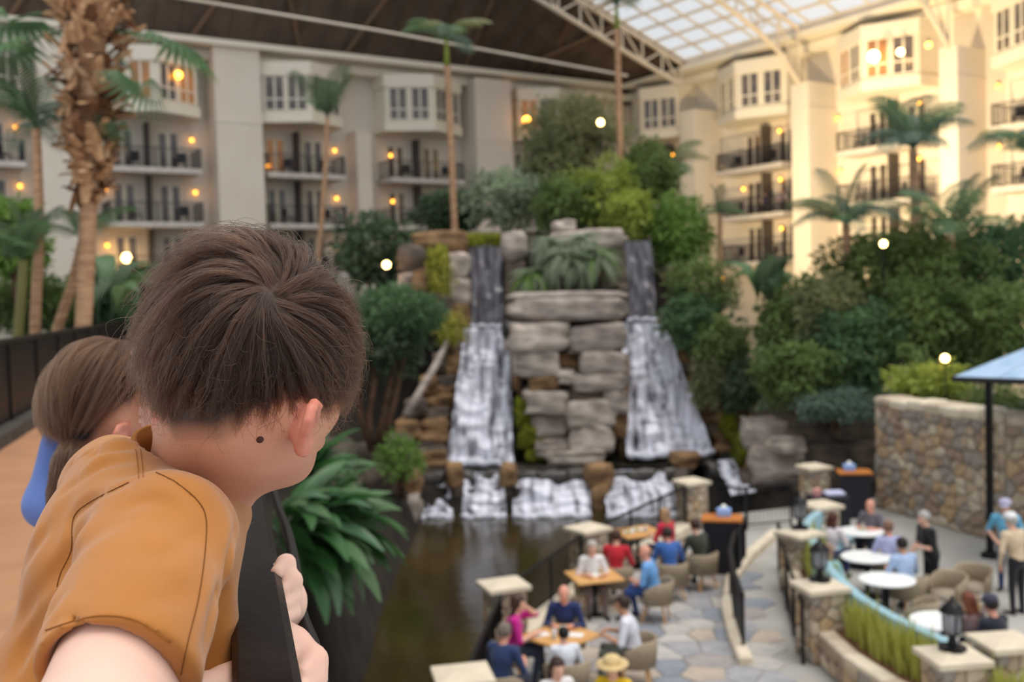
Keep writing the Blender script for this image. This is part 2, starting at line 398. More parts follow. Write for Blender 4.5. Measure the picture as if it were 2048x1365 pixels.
# skylight: bars and panes
skl = empty('skylight', sk(SG, 0)); tag(skl, 'glazed skylight roof of white panes in a pale grid above the sunlit wing', 'skylight')
def SB(mb, nm, mt): o = mb.build(nm, mt, skl); o.location = -Vector(skl.location); return o
DU, DS_ = 1.25, 2.0; nU, nS = 14, 16
EX = (N_R + ZUP*TS).normalized(); EN = E_R.cross(EX)
pane_me = None
for i in range(nU):
    for j in range(nS):
        c = sk(SG-DS_*(j+0.5), DU*(i+0.5), 0.05)
        if pane_me is None:
            t = MB().box((0, 0, 0), (DU*1.06-0.06, DS_-0.06, 0.02), (EX, E_R, EN)).build('pane', M_SKYGLASS); pane_me = t.data; bpy.data.objects.remove(t)
        o = inst('pane', pane_me, skl); o.location = c - skl.location
for i in range(nU+1): SB(MB().box(sk(SG-DS_*nS/2, DU*i, 0.0), (0.11, DS_*nS, 0.16), (EX, E_R, EN)), 'glazing_bar', M_STEEL)
for j in range(nS+1): SB(MB().box(sk(SG-DS_*j, DU*nU/2, 0.0), (DU*nU*1.064, 0.09, 0.14), (EX, E_R, EN)), 'glazing_bar', M_STEEL)
for u in (0.0, 7.2): SB(MB().box(sk(SG-DS_*nS/2, u, -0.3), (0.22, DS_*nS+0.5, 0.3), (EX, E_R, EN)), 'purlin', M_STEEL)
def truss(s, label, curved=True, U=22):
    t = empty('roof_truss', fr(s, 0.3, 17.0)); tag(t, label, 'truss', 'steel roof trusses')
    def TB(mb, nm): o = mb.build(nm, M_STEEL, t); o.location = -Vector(t.location)
    n = 14; up = []; lo = []
    for k in range(n+1):
        u = 0.35 + U*k/n; up.append(sk(s, u, -0.35))
        z = ZS+TS*u-1.75
        if curved: z = min(z, ZS+TS*u-1.75 - 1.6*math.exp(-u/2.0)) if k else 17.0
        lo.append(P_R + E_R*s + N_R*u + ZUP*z)
    TB(MB().tube(up, 0.13, 6), 'upper_chord'); TB(MB().tube(lo, 0.14, 6), 'lower_chord')
    for k in range(0, n): TB(MB().tube([lo[k], up[k]], 0.07, 5), 'web_post'); TB(MB().tube([up[k], lo[k+1]] if k % 2 else [lo[k], up[k+1]], 0.06, 5), 'web_brace')
truss(SG, 'pale steel truss along the edge of the dark roof', False)
truss(-4.1, 'pale steel truss springing from the column between the two nearest bay windows')
truss(-13.3, 'pale steel truss springing from the column by the lamp-lit bay')
# thin tie rod across the dark roof
tr = MB().tube([at(300, -14, 44), at(760, 62, 47), at(1255, 152, 51)], 0.06, 6).build('tie_rod', M_STEEL); tag(tr, 'thin grey tie rod crossing in front of the dark roof', 'tie rod')
# warm fill lights added to brighten wall_right, not lamps of the hotel
FILLS = []
for (s, tgt) in ((2.0, 0.5), (-8.0, -8.0), (-17.0, -15.5)):
    p = fr(s, 13.0, 5.0); q = fr(tgt, 0, 13.5)
    ld = bpy.data.lights.new('fill_light', 'AREA'); ld.shape = 'DISK'; ld.size = 0.8; ld.energy = 1550; ld.color = (1.0, 0.76, 0.42); ld.spread = math.radians(120)
    lo = bpy.data.objects.new('fill_light', ld); COL.objects.link(lo); lo.location = p; lo.rotation_euler = (q-p).to_track_quat('-Z', 'Y').to_euler()
    FILLS.append((p, q))
# ================================================================== ground, pond, terrace
M_SOIL = mat('garden_soil', (44, 37, 30), (28, 24, 20), rough=0.95, scale=2.0, bump=0.4, bscale=12)
M_POND = mat('pond_water', (44, 36, 18), (58, 48, 24), rough=0.13, spec=0.5, scale=0.5, bump=0.35, bscale=3.2)
M_MORT = mat('mortar', (150, 138, 124), (128, 118, 106), rough=0.95, scale=5)
M_FLAG = [mat('flagstone_%s' % k, c, c2, rough=0.75, scale=3.0, bump=0.15, bscale=18) for k, c, c2 in
          (('grey', (166, 164, 166), (148, 147, 152)), ('blue', (142, 146, 154), (128, 132, 142)), ('pale', (190, 184, 178), (172, 168, 164)), ('tan', (186, 170, 154), (170, 156, 144)), ('rose', (164, 154, 152), (150, 143, 142)))]
M_RUB = [mat('rubble_%s' % k, c, c2, rough=0.85, scale=4.0, bump=0.4, bscale=14) for k, c, c2 in
         (('tan', (188, 168, 146), (160, 142, 122)), ('brown', (164, 142, 122), (136, 118, 102)), ('pale', (206, 190, 168), (180, 164, 144)), ('grey', (164, 154, 144), (136, 128, 120)), ('ochre', (192, 164, 130), (166, 140, 110)))]
M_CAP = mat('limestone_cap', (226, 212, 190), (208, 194, 172), rough=0.8, scale=3, bump=0.15)
M_ROCK = [mat('rock_%s' % k, c, c2, rough=0.85, scale=1.6, detail=8, bump=0.6, bscale=5, stretch=(1, 1, 2.6)) for k, c, c2 in
          (('grey', (182, 168, 158), (128, 116, 108)), ('pale', (206, 192, 180), (150, 136, 126)), ('dark', (112, 98, 88), (72, 62, 56)), ('rust', (150, 118, 84), (92, 68, 48)))]
M_MOSS = mat('moss', (112, 116, 22), (66, 70, 14), rough=0.95, scale=7, bump=0.8, bscale=30)
M_WETROCK = mat('wet_rock', (62, 56, 52), (34, 31, 30), rough=0.35, scale=1.5, bump=0.5, bscale=5, spec=0.5)
M_BLACK = mat('black_iron', (30, 29, 31), rough=0.4, metal=0.4)
M_CONC = mat('grey_paving', (176, 172, 166), (160, 156, 150), rough=0.85, scale=1.0, bump=0.1)
ZP = -0.7

def clip(poly, p, n):
    out = []
    for i in range(len(poly)):
        a, b = poly[i], poly[(i+1) % len(poly)]
        da = (a[0]-p[0])*n[0]+(a[1]-p[1])*n[1]; db = (b[0]-p[0])*n[0]+(b[1]-p[1])*n[1]
        if da <= 0: out.append(a)
        if (da < 0 < db) or (db < 0 < da):
            t = da/(da-db); out.append((a[0]+(b[0]-a[0])*t, a[1]+(b[1]-a[1])*t))
    return out
def voronoi(seeds, rect):
    S = np.array(seeds); res = []
    for i, s in enumerate(seeds):
        poly = [(rect[0], rect[1]), (rect[2], rect[1]), (rect[2], rect[3]), (rect[0], rect[3])]
        d = ((S-S[i])**2).sum(1)
        for j in np.argsort(d)[1:22]:
            q = seeds[j]; poly = clip(poly, ((s[0]+q[0])/2, (s[1]+q[1])/2), (q[0]-s[0], q[1]-s[1]))
            if len(poly) < 3: break
        res.append(poly)
    return res
def jgrid(rect, nx, ny, j=0.38, rnd=random):
    w = (rect[2]-rect[0])/nx; h = (rect[3]-rect[1])/ny
    return [(rect[0]+w*(i+0.5+(0.25 if k % 2 else -0.25)+rnd.uniform(-j, j)), rect[1]+h*(k+0.5+rnd.uniform(-j, j))) for k in range(ny) for i in range(nx)]
def stone_mesh(name, poly, g, h, m, bev=0.3):
    """polygon shrunk by the joint g, lifted h, with a rounded edge; in its own 2-D frame (x,y,height)"""
    c = (sum(p[0] for p in poly)/len(poly), sum(p[1] for p in poly)/len(poly))
    def shr(k): 
        o = []
        for p in poly:
            dx, dy = p[0]-c[0], p[1]-c[1]; L = math.hypot(dx, dy) or 1; f = max(0.1, (L-k)/L); o.append((dx*f, dy*f))
        return o
    n = len(poly); v = [(x, y, 0) for x, y in shr(g)] + [(x, y, h*0.6) for x, y in shr(g)] + [(x, y, h*random.uniform(0.92, 1.08)) for x, y in shr(g+h*bev+0.01)]
    f = [tuple(range(2*n, 3*n))]
    for r in (0, 1): f += [(r*n+i, r*n+(i+1) % n, (r+1)*n+(i+1) % n, (r+1)*n+i) for i in range(n)]
    me = bpy.data.meshes.new(name); me.from_pydata(v, [], f); me.materials.append(m); return me, c
def inpoly(x, y, P):
    r = False; n = len(P)
    for i in range(n):
        a, b = P[i], P[(i+1) % n]
        if (a[1] > y) != (b[1] > y) and x < (b[0]-a[0])*(y-a[1])/(b[1]-a[1])+a[0]: r = not r
    return r
def frame(o, X, Z, p):
    """matrix with x axis X, z axis Z at p"""
    Y = Z.cross(X); return Matrix(((X.x, Y.x, Z.x, p[0]), (X.y, Y.y, Z.y, p[1]), (X.z, Y.z, Z.z, p[2]), (0, 0, 0, 1)))

# plan outlines (metres, camera above the origin)
PIL = [on_z(925, 1338, 1.2), on_z(1007, 1160, 1.2), on_z(1176, 1049, 1.2), on_z(1383, 957, 1.2)]
TERR = [(-1.1, 6.0)] + [(p.x-0.1, p.y+0.1) for p in PIL] + [(5.2, 25.6), (9.4, 27.2), (15.5, 26.0), (15.5, 6.0)]
POND = [(-3.6, 6), (-3.0, 12), (-2.9, 17.5), (-3.2, 22), (-3.0, 30.2), (5.2, 30.2), (7.3, 27.2), (4.9, 25.2), (3.9, 24.2), (1.2, 19.7), (-0.4, 16.0), (-0.9, 12.2), (-1.0, 6)]
# hall ground as a height field: pond basin, banks rising left and behind the falls
gx = np.arange(-36, 30.01, 0.8); gy = np.arange(4, 74.01, 0.8)
XX, YY = np.meshgrid(gx, gy, indexing='ij')
def hill(cx, cy, rx, ry, h): return h*np.exp(-(((XX-cx)/rx)**2 + ((YY-cy)/ry)**2))
Zg = np.full(XX.shape, -0.25) + 0.25*vnoise(np.stack([XX*0.5, YY*0.5, 0*XX], -1), 3)
Zg = Zg + hill(-6.5, 28, 3.2, 5, 2.0) + hill(-7.5, 38, 3.5, 4, 4.0)
Zg = np.where((YY > 36.4) & (XX > -6) & (XX < 8), np.maximum(Zg, np.minimum(6.6, (YY-36.4)*3.0+1.5)*np.clip(1.6-np.abs(XX-1)/6.5, 0, 1)), Zg)
Zg = Zg + hill(-4.4, 15.8, 1.6, 3.0, 2.6)
Zg = Zg + hill(12, 36, 5, 6, 2.0) + hill(15, 30, 3, 3, 1.0)
for i in range(len(gx)):
    for j in range(len(gy)):
        if inpoly(gx[i], gy[j], POND): Zg[i, j] = -1.6
        elif inpoly(gx[i], gy[j], TERR): Zg[i, j] = -0.5
nx_, ny_ = XX.shape
V = np.stack([XX, YY, Zg], -1).reshape(-1, 3); I = np.arange(nx_*ny_).reshape(nx_, ny_)
F = np.stack([I[:-1, :-1], I[1:, :-1], I[1:, 1:], I[:-1, 1:]], -1).reshape(-1, 4)
ground = mesh('ground', V, F, M_SOIL, smooth=True); tag(ground, kind='structure')
def gz(x, y): return float(Zg[int(np.clip(round((x-gx[0])/0.8), 0, nx_-1)), int(np.clip(round((y-gy[0])/0.8), 0, ny_-1))])
pw = mesh('pond', [(p[0], p[1], ZP) for p in [(-6, 6), (-6, 31), (8.5, 31), (8.5, 26.9), (4.9, 25.4), (3.9, 24.4), (1.2, 19.9), (-0.4, 16.2), (-0.9, 12.4), (-1.0, 6)]], [tuple(range(9, -1, -1))], M_POND)
tag(pw, 'still dark olive brown pond below the waterfall', 'pond', kind='stuff')
# terrace bed and flagstones
fb = MB().prism(TERR, -1.5, 0.0); floor = fb.build('floor', M_CONC); tag(floor, kind='structure')
FLAGR = (-1.2, 11.0, 5.2, 26.0); seeds = jgrid(FLAGR, 12, 26)
FLAGP = [(p.x+0.35, p.y) for p in PIL]; FLAGP = [(-0.5, 11)] + FLAGP + [(5.2, 25.3), (4.6, 20), (4.1, 17), (3.9, 14), (4.6, 11)]
for poly in voronoi(seeds, FLAGR):
    if len(poly) < 3: continue
    c = (sum(p[0] for p in poly)/len(poly), sum(p[1] for p in poly)/len(poly))
    if not inpoly(c[0], c[1], FLAGP): continue
    me, c = stone_mesh('flagstone', poly, 0.02, 0.03, random.choices(M_FLAG, (4, 2, 3, 2.2, 2))[0])
    o = inst('flagstone', me, floor); o.location = (c[0], c[1], 0)

# ------------------------------------------------------------------ stone clad pieces
def clad(parent, origin, X, Z, w, h, nx, ny, mats, dep=0.06, joint=0.018, name='stone', topf=None):
    """random rubble on the rectangle origin + X*[0,w] + Zup*[0,h]; Z is the outward normal"""
    Yv = Z.cross(X)      # in-plane up must be world up
    for poly in voronoi(jgrid((0, 0, w, h), nx, ny, 0.42), (0, 0, w, h)):
        if len(poly) < 3: continue
        me, c = stone_mesh(name, poly, joint, dep*random.uniform(0.6, 1.4), random.choice(mats), bev=0.8)
        p = origin + X*c[0] + ZUP*c[1]
        o = inst(name, me, parent); mw = frame(o, X, Z, p); o.matrix_local = mw
def pillar_proto():
    e = empty('stone_pillar')
    MB().box((0, 0, 0.52), (0.50, 0.50, 1.08)).build('core', M_MORT, e)
    for k in range(4):
        a = k*math.pi/2; X = Vector((math.cos(a), math.sin(a), 0)); Zn = Vector((math.sin(a), -math.cos(a), 0))
        clad(e, X*-0.27 + Zn*0.25, X, Zn, 0.54, 1.06, 3, 5, M_RUB, 0.035, 0.012)
    c = MB(); c.box((0, 0, 1.1), (0.70, 0.70, 0.08), bev=0.02); c.add([(-.35, -.35, 1.14), (.35, -.35, 1.14), (.35, .35, 1.14), (-.35, .35, 1.14), (-.12, -.12, 1.21), (.12, -.12, 1.21), (.12, .12, 1.21), (-.12, .12, 1.21)], [(0, 1, 5, 4), (1, 2, 6, 5), (2, 3, 7, 6), (3, 0, 4, 7), (4, 5, 6, 7)])
    c.build('cap', M_CAP, e)
    return e
pp = pillar_proto()
PSPOT = [(PIL[0], 0.2, 'pale-capped stone pillar cut by the bottom edge of the picture beside the pond'),
         (PIL[1], 0.35, 'square stone pillar with pale cap behind the woman in magenta'),
         (PIL[2], 0.6, 'square stone pillar with pale cap behind the woman in white'),
         (PIL[3], 0.4, 'square stone pillar with pale cap beside the red-shirted diner and lower falls'),
         (on_z(1600, 1058, 1.2), 0.5, 'stone pillar with pale cap at the curved end of the planter, beside the black railing'),
         (on_z(1642, 1003, 1.2), 0.3, 'stone pillar with pale cap behind the tip of the blue booth'),
         (on_z(1640, 1162, 1.2), 0.2, 'stone pillar with pale cap in the middle of the planter wall'),
         (on_z(1905, 1300, 1.2), 0.1, 'stone pillar with pale cap and lantern at the near end of the blue booth'),
         (on_z(2010, 1272, 1.2), 0.1, 'plain-topped stone pillar with pale cap nearest the frame edge by the steps'),
         (on_z(1628, 928, 1.2), 0.3, 'farthest stone pillar with pale cap beside the host desks')]
for i, (p, rz, lab) in enumerate(PSPOT):
    o = pp if i == 0 else copy_tree(pp)
    o.location = (p.x, p.y, 0); o.rotation_euler = (0, 0, rz); tag(o, lab, 'pillar', 'stone pillars around the terrace', 'thing')
    if i == 3: o.scale = (1, 1, 1.0)
# lanterns on pillars
def lantern_proto():
    e = empty('lantern')
    MB().lathe([(0.17, 0), (0.17, 0.03), (0.06, 0.06), (0.04, 0.16), (0.10, 0.18), (0.11, 0.2)], n=10).build('base', M_BLACK, e)
    MB().lathe([(0.09, 0.2), (0.11, 0.3), (0.10, 0.46)], n=8).build('glass', mat('smoky_glass', (150, 150, 158), rough=0.15, alpha=0.7), e)
    for k in range(4):
        a = k*math.pi/2; MB().tube([(0.11*math.cos(a), 0.11*math.sin(a), 0.2), (0.12*math.cos(a), 0.12*math.sin(a), 0.46)], 0.012, 4).build('bar', M_BLACK, e)
    MB().lathe([(0.16, 0.46), (0.10, 0.54), (0.03, 0.6), (0.01, 0.66)], n=10).build('hood', M_BLACK, e)
    return e
lp = lantern_proto()
for i, (k, lab) in enumerate(((4, 'black lantern on the pillar at the curved end of the planter'), (6, 'black lantern on the middle planter pillar'), (7, 'black lantern on the pillar at the near end of the blue booth'))):
    o = lp if i == 0 else copy_tree(lp)
    o.location = (PSPOT[k][0].x, PSPOT[k][0].y, 1.21); tag(o, lab, 'lantern', 'black lanterns on pillars')

# ------------------------------------------------------------------ railings
def railing(name, pts, label, h=1.0, z=0.0, post=1.4, gap=0.11, kerb=None, bal=True, cat='railing', group=None, rr=0.022):
    """pts: plan polyline; top and bottom rails, posts, balusters"""
    e = empty(name, (pts[0][0], pts[0][1], z)); tag(e, label, cat, group)
    P = [Vector((p[0], p[1], z)) for p in pts]; loc = Vector(e.location)
    def RB(mb, nm, mt=M_BLACK): o = mb.build(nm, mt, e); o.location = -loc; return o
    RB(MB().tube([p+ZUP*h for p in P], rr*1.5, 6), 'top_rail'); RB(MB().tube([p+ZUP*0.12 for p in P], rr, 5), 'bottom_rail')
    seg = [(P[i], P[i+1], (P[i+1]-P[i]).length) for i in range(len(P)-1)]; tot = sum(s[2] for s in seg)
    def along(d):
        for a, b, l in seg:
            if d <= l: return a.lerp(b, d/l)
            d -= l
        return P[-1]
    n = max(1, round(tot/post))
    for k in range(n+1): q = along(tot*k/n); RB(MB().box(q+ZUP*(h/2), (0.05, 0.05, h)), 'post')
    if bal:
        m = int(tot/gap); b = MB()
        for k in range(1, m): q = along(tot*k/m); b.box(q+ZUP*(h/2+0.05), (0.016, 0.016, h-0.12))
        o = RB(b, 'balusters'); o['kind'] = 'stuff'
    return e
for a, b, lab in ((0, 1, 'black iron railing by the pond between the two nearest pillars'), (1, 2, 'black iron railing by the pond behind the magenta and white diners'), (2, 3, 'black iron railing by the pond beside the farthest wooden table')):
    pa, pb = PIL[a], PIL[b]; d = (pb-pa).normalized()*0.36
    railing('pond_railing', [(pa+d*1.2).xy, (pb-d*1.2).xy], lab, h=0.85, z=0.22, group='railings along the pond')
    kb = MB(); c = (pa+pb)/2; ex = (pb-pa); ln = ex.length-1.0; ex.normalize(); ex = Vector((ex.x, ex.y, 0)).normalized()
    kb.box((c.x, c.y, 0.1), (ln, 0.42, 0.24), (ex, ZUP.cross(ex), ZUP), bev=0.03)
    tag(kb.build('stone_kerb', M_CAP), 'pale stone kerb under the railing ' + ('between the two nearest pillars', 'behind the magenta and white diners', 'beside the farthest wooden table')[a], 'kerb', 'kerbs along the pond', 'thing')
p4 = PIL[3]
railing('bridge_railing', [(p4.x+0.5, p4.y+0.4), on_z(1480, 1062, 0).xy, on_z(1582, 1052, 0).xy], 'black iron railing behind the host desk beside the falls', z=0.0)
def zl(px, py, z=0.0): return on_z(px, py, z).xy
railing('curved_railing', [zl(1487, 1312), zl(1468, 1250), zl(1462, 1205), zl(1470, 1165), zl(1490, 1130)], 'curved black railing panel standing in the middle of the paved path', h=0.95, gap=0.06, rr=0.03)
railing('ramp_railing', [zl(1606, 1330), zl(1585, 1262), zl(1566, 1190), zl(1558, 1140)], 'black railing running along the foot of the curved planter wall', h=0.95, bal=False, post=1.3)
kp = [zl(1492, 1335), zl(1472, 1290), zl(1455, 1225), zl(1462, 1170), zl(1500, 1118), zl(1552, 1072)]
kb = MB()
for i in range(len(kp)-1):
    a, b = Vector((*kp[i], 0.07)), Vector((*kp[i+1], 0.07)); ex = (b-a).normalized(); kb.box((a+b)/2, ((b-a).length+0.05, 0.22, 0.2), (ex, ZUP.cross(ex), ZUP), bev=0.03)
tag(kb.build('path_kerb', M_CAP), 'pale curved kerb at the foot of the curved railing', 'kerb', kind='thing')

# ------------------------------------------------------------------ planter, booth
OUT = [(5.6, 20.3), (5.05, 19.2), (4.85, 18.2), (4.62, 16.6), (4.5, 15.2), (4.55, 14.2), (4.75, 13.2), (5.1, 12.2), (5.5, 11.3)]
def offs(pts, d):
    o = []
    for i in range(len(pts)):
        a = Vector(pts[max(i-1, 0)]); b = Vector(pts[min(i+1, len(pts)-1)]); t = (b-a).normalized(); o.append((pts[i][0]-t.y*d, pts[i][1]+t.x*d))
    return o
INN = offs(OUT, 0.75)
pl = empty('planter', (OUT[0][0], OUT[0][1], 0)); tag(pl, 'curved rubble-stone planter wall with pale coping in front of the blue booth', 'planter')
def PB(o): o.location = Vector(o.location) - Vector(pl.location); return o
PB(MB().prism(OUT + INN[::-1], -0.1, 0.42).build('core', M_MORT, pl)); PB(MB().prism(offs(OUT, 0.2) + offs(OUT, 0.72)[::-1], 0.40, 0.5).build('soil', mat('brown_mulch', (126, 84, 66), (92, 62, 48), rough=0.95, scale=14, bump=0.6), pl))
for i in range(len(OUT)-1):
    a, b = Vector((*OUT[i], 0)), Vector((*OUT[i+1], 0)); X = (b-a).normalized(); L = (b-a).length; Zn = X.cross(ZUP)
    k0 = len(pl.children); clad(pl, a - Vector(pl.location) + ZUP*0.02, X, Zn, L, 0.42, max(2, round(L/0.24)), 2, M_RUB, 0.05, 0.012)
    c = MB().box((a+b)/2 + ZUP*0.47 - Zn*0.1, (L+0.04, 0.26, 0.1), (X, Zn, ZUP), bev=0.025).build('coping', M_CAP if i % 2 else M_RUB[2], pl); PB(c)
BO = [(6.55, 21.6), (5.75, 20.3), (5.38, 18.9), (5.1, 17.2), (5.0, 16.0), (5.02, 14.9), (5.22, 13.8), (5.5, 12.9)]
M_BOOTH = mat('powder_blue_vinyl', (164, 200, 214), (150, 188, 204), rough=0.45, scale=3)
bo = empty('booth', (BO[0][0], BO[0][1], 0)); tag(bo, 'long curved booth bench with powder blue back behind the planter', 'booth')
def smooth_line(pts, n):
    P = [Vector(p) for p in pts]; out = []
    for i in range(len(P)-1):
        p0, p1, p2, p3 = P[max(i-1, 0)], P[i], P[i+1], P[min(i+2, len(P)-1)]
        for k in range(n): t = k/n; out.append(0.5*((2*p1)+(p2-p0)*t+(2*p0-5*p1+4*p2-p3)*t*t+(3*p1-p0-3*p2+p3)*t**3))
    return out+[P[-1]]
bl = [tuple(p) for p in smooth_line(BO, 4)]
def band(nm, d0, d1, z0, z1, mt):
    A = offs(bl, d0); B_ = offs(bl, d1); o = MB(); n = len(A)
    v = []
    for a, b in zip(A, B_): v += [(a[0], a[1], z0), (b[0], b[1], z0), (b[0], b[1], z1-0.02), ((a[0]*.25+b[0]*.75), (a[1]*.25+b[1]*.75), z1), ((a[0]*.75+b[0]*.25), (a[1]*.75+b[1]*.25), z1), (a[0], a[1], z1-0.02)]
    f = []
    for i in range(n-1): f += [(i*6+k, i*6+(k+1) % 6, (i+1)*6+(k+1) % 6, (i+1)*6+k) for k in range(6)]
    f += [tuple(range(5, -1, -1)), tuple(range((n-1)*6, n*6))]
    x = mesh(nm, v, f, mt, bo, False); x.location = -Vector(bo.location)
band('backrest', 0.0, 0.16, 0.0, 1.08, M_BOOTH); band('seat', 0.16, 0.62, 0.3, 0.46, M_BOOTH); band('plinth', 0.18, 0.55, 0.0, 0.3, M_SCREEN)

# ------------------------------------------------------------------ rubble garden wall and its coping
W0, W1, W2 = Vector((9.25, 26.0, 0)), Vector((10.55, 21.9, 0)), Vector((14.0, 21.6, 0))
wr = MB().prism([W0.xy, W1.xy, W2.xy, (14.2, 22.6), (11.3, 22.7), (10.0, 26.2)], -0.3, 2.66).build('garden_wall', M_MORT)
tag(wr, 'tall tan rubble-stone garden wall behind the round tables', 'garden wall', kind='thing')
X = (W1-W0).normalized(); clad(wr, W0, X, X.cross(ZUP), (W1-W0).length, 2.66, 15, 10, M_RUB, 0.08, 0.015)
X = (W2-W1).normalized(); clad(wr, W1, X, X.cross(ZUP), (W2-W1).length, 2.66, 11, 10, M_RUB, 0.08, 0.015)
for a, b in ((W0, W1), (W1, W2)):
    n = 7; X = (b-a).normalized(); Zn = X.cross(ZUP)
    for k in range(n):
        p = a.lerp(b, (k+0.5)/n) - Zn*0.3 + ZUP*(2.72 + random.uniform(-0.03, 0.05)); MB().box(p, ((b-a).length/n*0.98, 0.85, 0.2+random.uniform(0, .06)), (X, Zn, ZUP), bev=0.05).build('coping_stone', M_CAP if k % 3 else M_RUB[2], wr)
# ================================================================== waterfall
def water_mat(name, dark, foam, sc, ramp, stretch):
    m = mat(name, dark, foam, rough=0.18, spec=0.5, scale=sc, detail=5, bump=0.25, bscale=sc*1.5, ramp=ramp, stretch=stretch); return m
M_FOAM = water_mat('falling_water', (54, 53, 62), (232, 232, 246), 2.3, (0.29, 0.58), (2.2, 0.4, 0.42))
M_THIN = water_mat('thin_water_film', (70, 66, 72), (150, 146, 156), 3.0, (0.36, 0.72), (3.0, 0.4, 0.3))
M_POOL = mat('shelf_pool_water', (44, 42, 36), (60, 58, 52), rough=0.15, scale=1.0, bump=0.4, bscale=5)
M_FROTH = mat('white_froth', (225, 226, 238), (170, 172, 186), rough=0.5, scale=6, bump=0.6, bscale=14)

def cascade(name, label, TL, TR, BL, BR, steps, m, seed, jag=0.5, nu=26, nt=90, froth=True):
    """stepped sheet of water from the edge TL-TR down to BL-BR"""
    u = np.linspace(0, 1, nu)[:, None]; t = np.linspace(0, 1, nt)[None, :]
    TL, TR, BL, BR = [np.array(p) for p in (TL, TR, BL, BR)]
    top = TL[None, None]*(1-u[..., None]) + TR[None, None]*u[..., None] + 0*t[..., None]
    bot = BL[None, None]*(1-u[..., None]) + BR[None, None]*u[..., None] + 0*t[..., None]
    q = t*steps + jag*vnoise(np.stack([u*5+0*t, t*steps*0.7+0*u, 0*u+0*t+seed], -1), seed)
    q = np.clip(q, 0, steps); k = np.floor(q); fr_ = q-k
    st = (k + np.clip((fr_-0.62)/0.38, 0, 1)**1.5)/steps; st = np.clip(st, 0, 1); st[:, -1] = 1; st[:, 0] = 0
    P = top*(1-t[..., None]) + bot*t[..., None]
    P[..., 1] = top[..., 1]*(1-st) + bot[..., 1]*st
    P[..., 0] += 0.05*vnoise(np.stack([P[..., 0]*2, P[..., 2]*2, P[..., 1]], -1), seed+5)
    P[..., 1] += 0.06*vnoise(np.stack([P[..., 0]*6, P[..., 2]*1.2, 0*P[..., 1]], -1), seed+9)
    I = np.arange(nu*nt).reshape(nu, nt); F = np.stack([I[:-1, :-1], I[:-1, 1:], I[1:, 1:], I[1:, :-1]], -1).reshape(-1, 4)
    e = empty(name, Vector(BL)); tag(e, label, 'waterfall', 'streams of the waterfall')
    o = mesh('water_sheet', P.reshape(-1, 3), F, m, e, True); o.location = -Vector(e.location)
    if froth:
        b = MB(); A, B = Vector(BL), Vector(BR); L = (B-A).length
        pts = [A.lerp(B, i/12) + Vector((0, -0.12+0.08*math.sin(i*2.3), 0.02+0.04*math.sin(i*1.7))) for i in range(13)]
        b.tube(pts, [0.11+0.04*math.sin(i*3.1) for i in range(13)], 7); f = b.build('froth', M_FROTH, e, True); f.location = -Vector(e.location)
    return e
YB, YT = 31.8, 35.0
cascade('waterfall', 'wide white cascade down the steps on the shaded-wing side of the central rock', at(928, 657, YT), at(1018, 657, YT), at(893, 928, YB), at(1027, 928, YB), 9, M_FOAM, 1, 1.3)
cascade('waterfall', 'wide white cascade down the steps on the sunlit-wing side of the central rock', at(1244, 646, YT), at(1328, 646, YT), at(1258, 915, YB), at(1428, 906, YB), 9, M_FOAM, 2, 1.3)
cascade('waterfall', 'tall thin dark fall above the cascade beside the mossy cliff', at(938, 490, 36.5), at(1003, 490, 36.5), at(936, 655, 36.0), at(1006, 655, 36.0), 3, M_THIN, 3, 0.8)
cascade('waterfall', 'tall thin dark fall above the cascade beside the bright green shrub', at(1245, 482, 36.5), at(1304, 482, 36.5), at(1244, 642, 36.0), at(1312, 642, 36.0), 3, M_THIN, 4, 0.8)
WT, WB = 30.9, 30.05
for x0, x1, s, lab in ((836, 905, 5, 'lowest short fall over the weir at the mossy bank end'), (924, 1012, 6, 'lowest short fall over the weir directly under the big cascade'), (1026, 1182, 7, 'lowest short fall over the weir under the central rock'), (1214, 1352, 8, 'lowest short fall over the weir beside the stone pillar')):
    dy = -0.03*(x0-1024)
    cascade('waterfall', lab, at(x0+3, 944+dy*.6, WT), at(x1-3, 944-0.03*(x1-1024)*.6, WT), on_z(x0, 1036, ZP), on_z(x1, 1036-0.03*(x1-x0), ZP), 4, M_FOAM, s, 0.9, 20, 40)
cascade('waterfall', 'small white side fall running down behind the host desk', at(1432, 922, 31.0), at(1468, 918, 31.0), at(1462, 992, 28.3), at(1512, 984, 28.3), 5, M_FOAM, 9, 0.9, 12, 50, False)

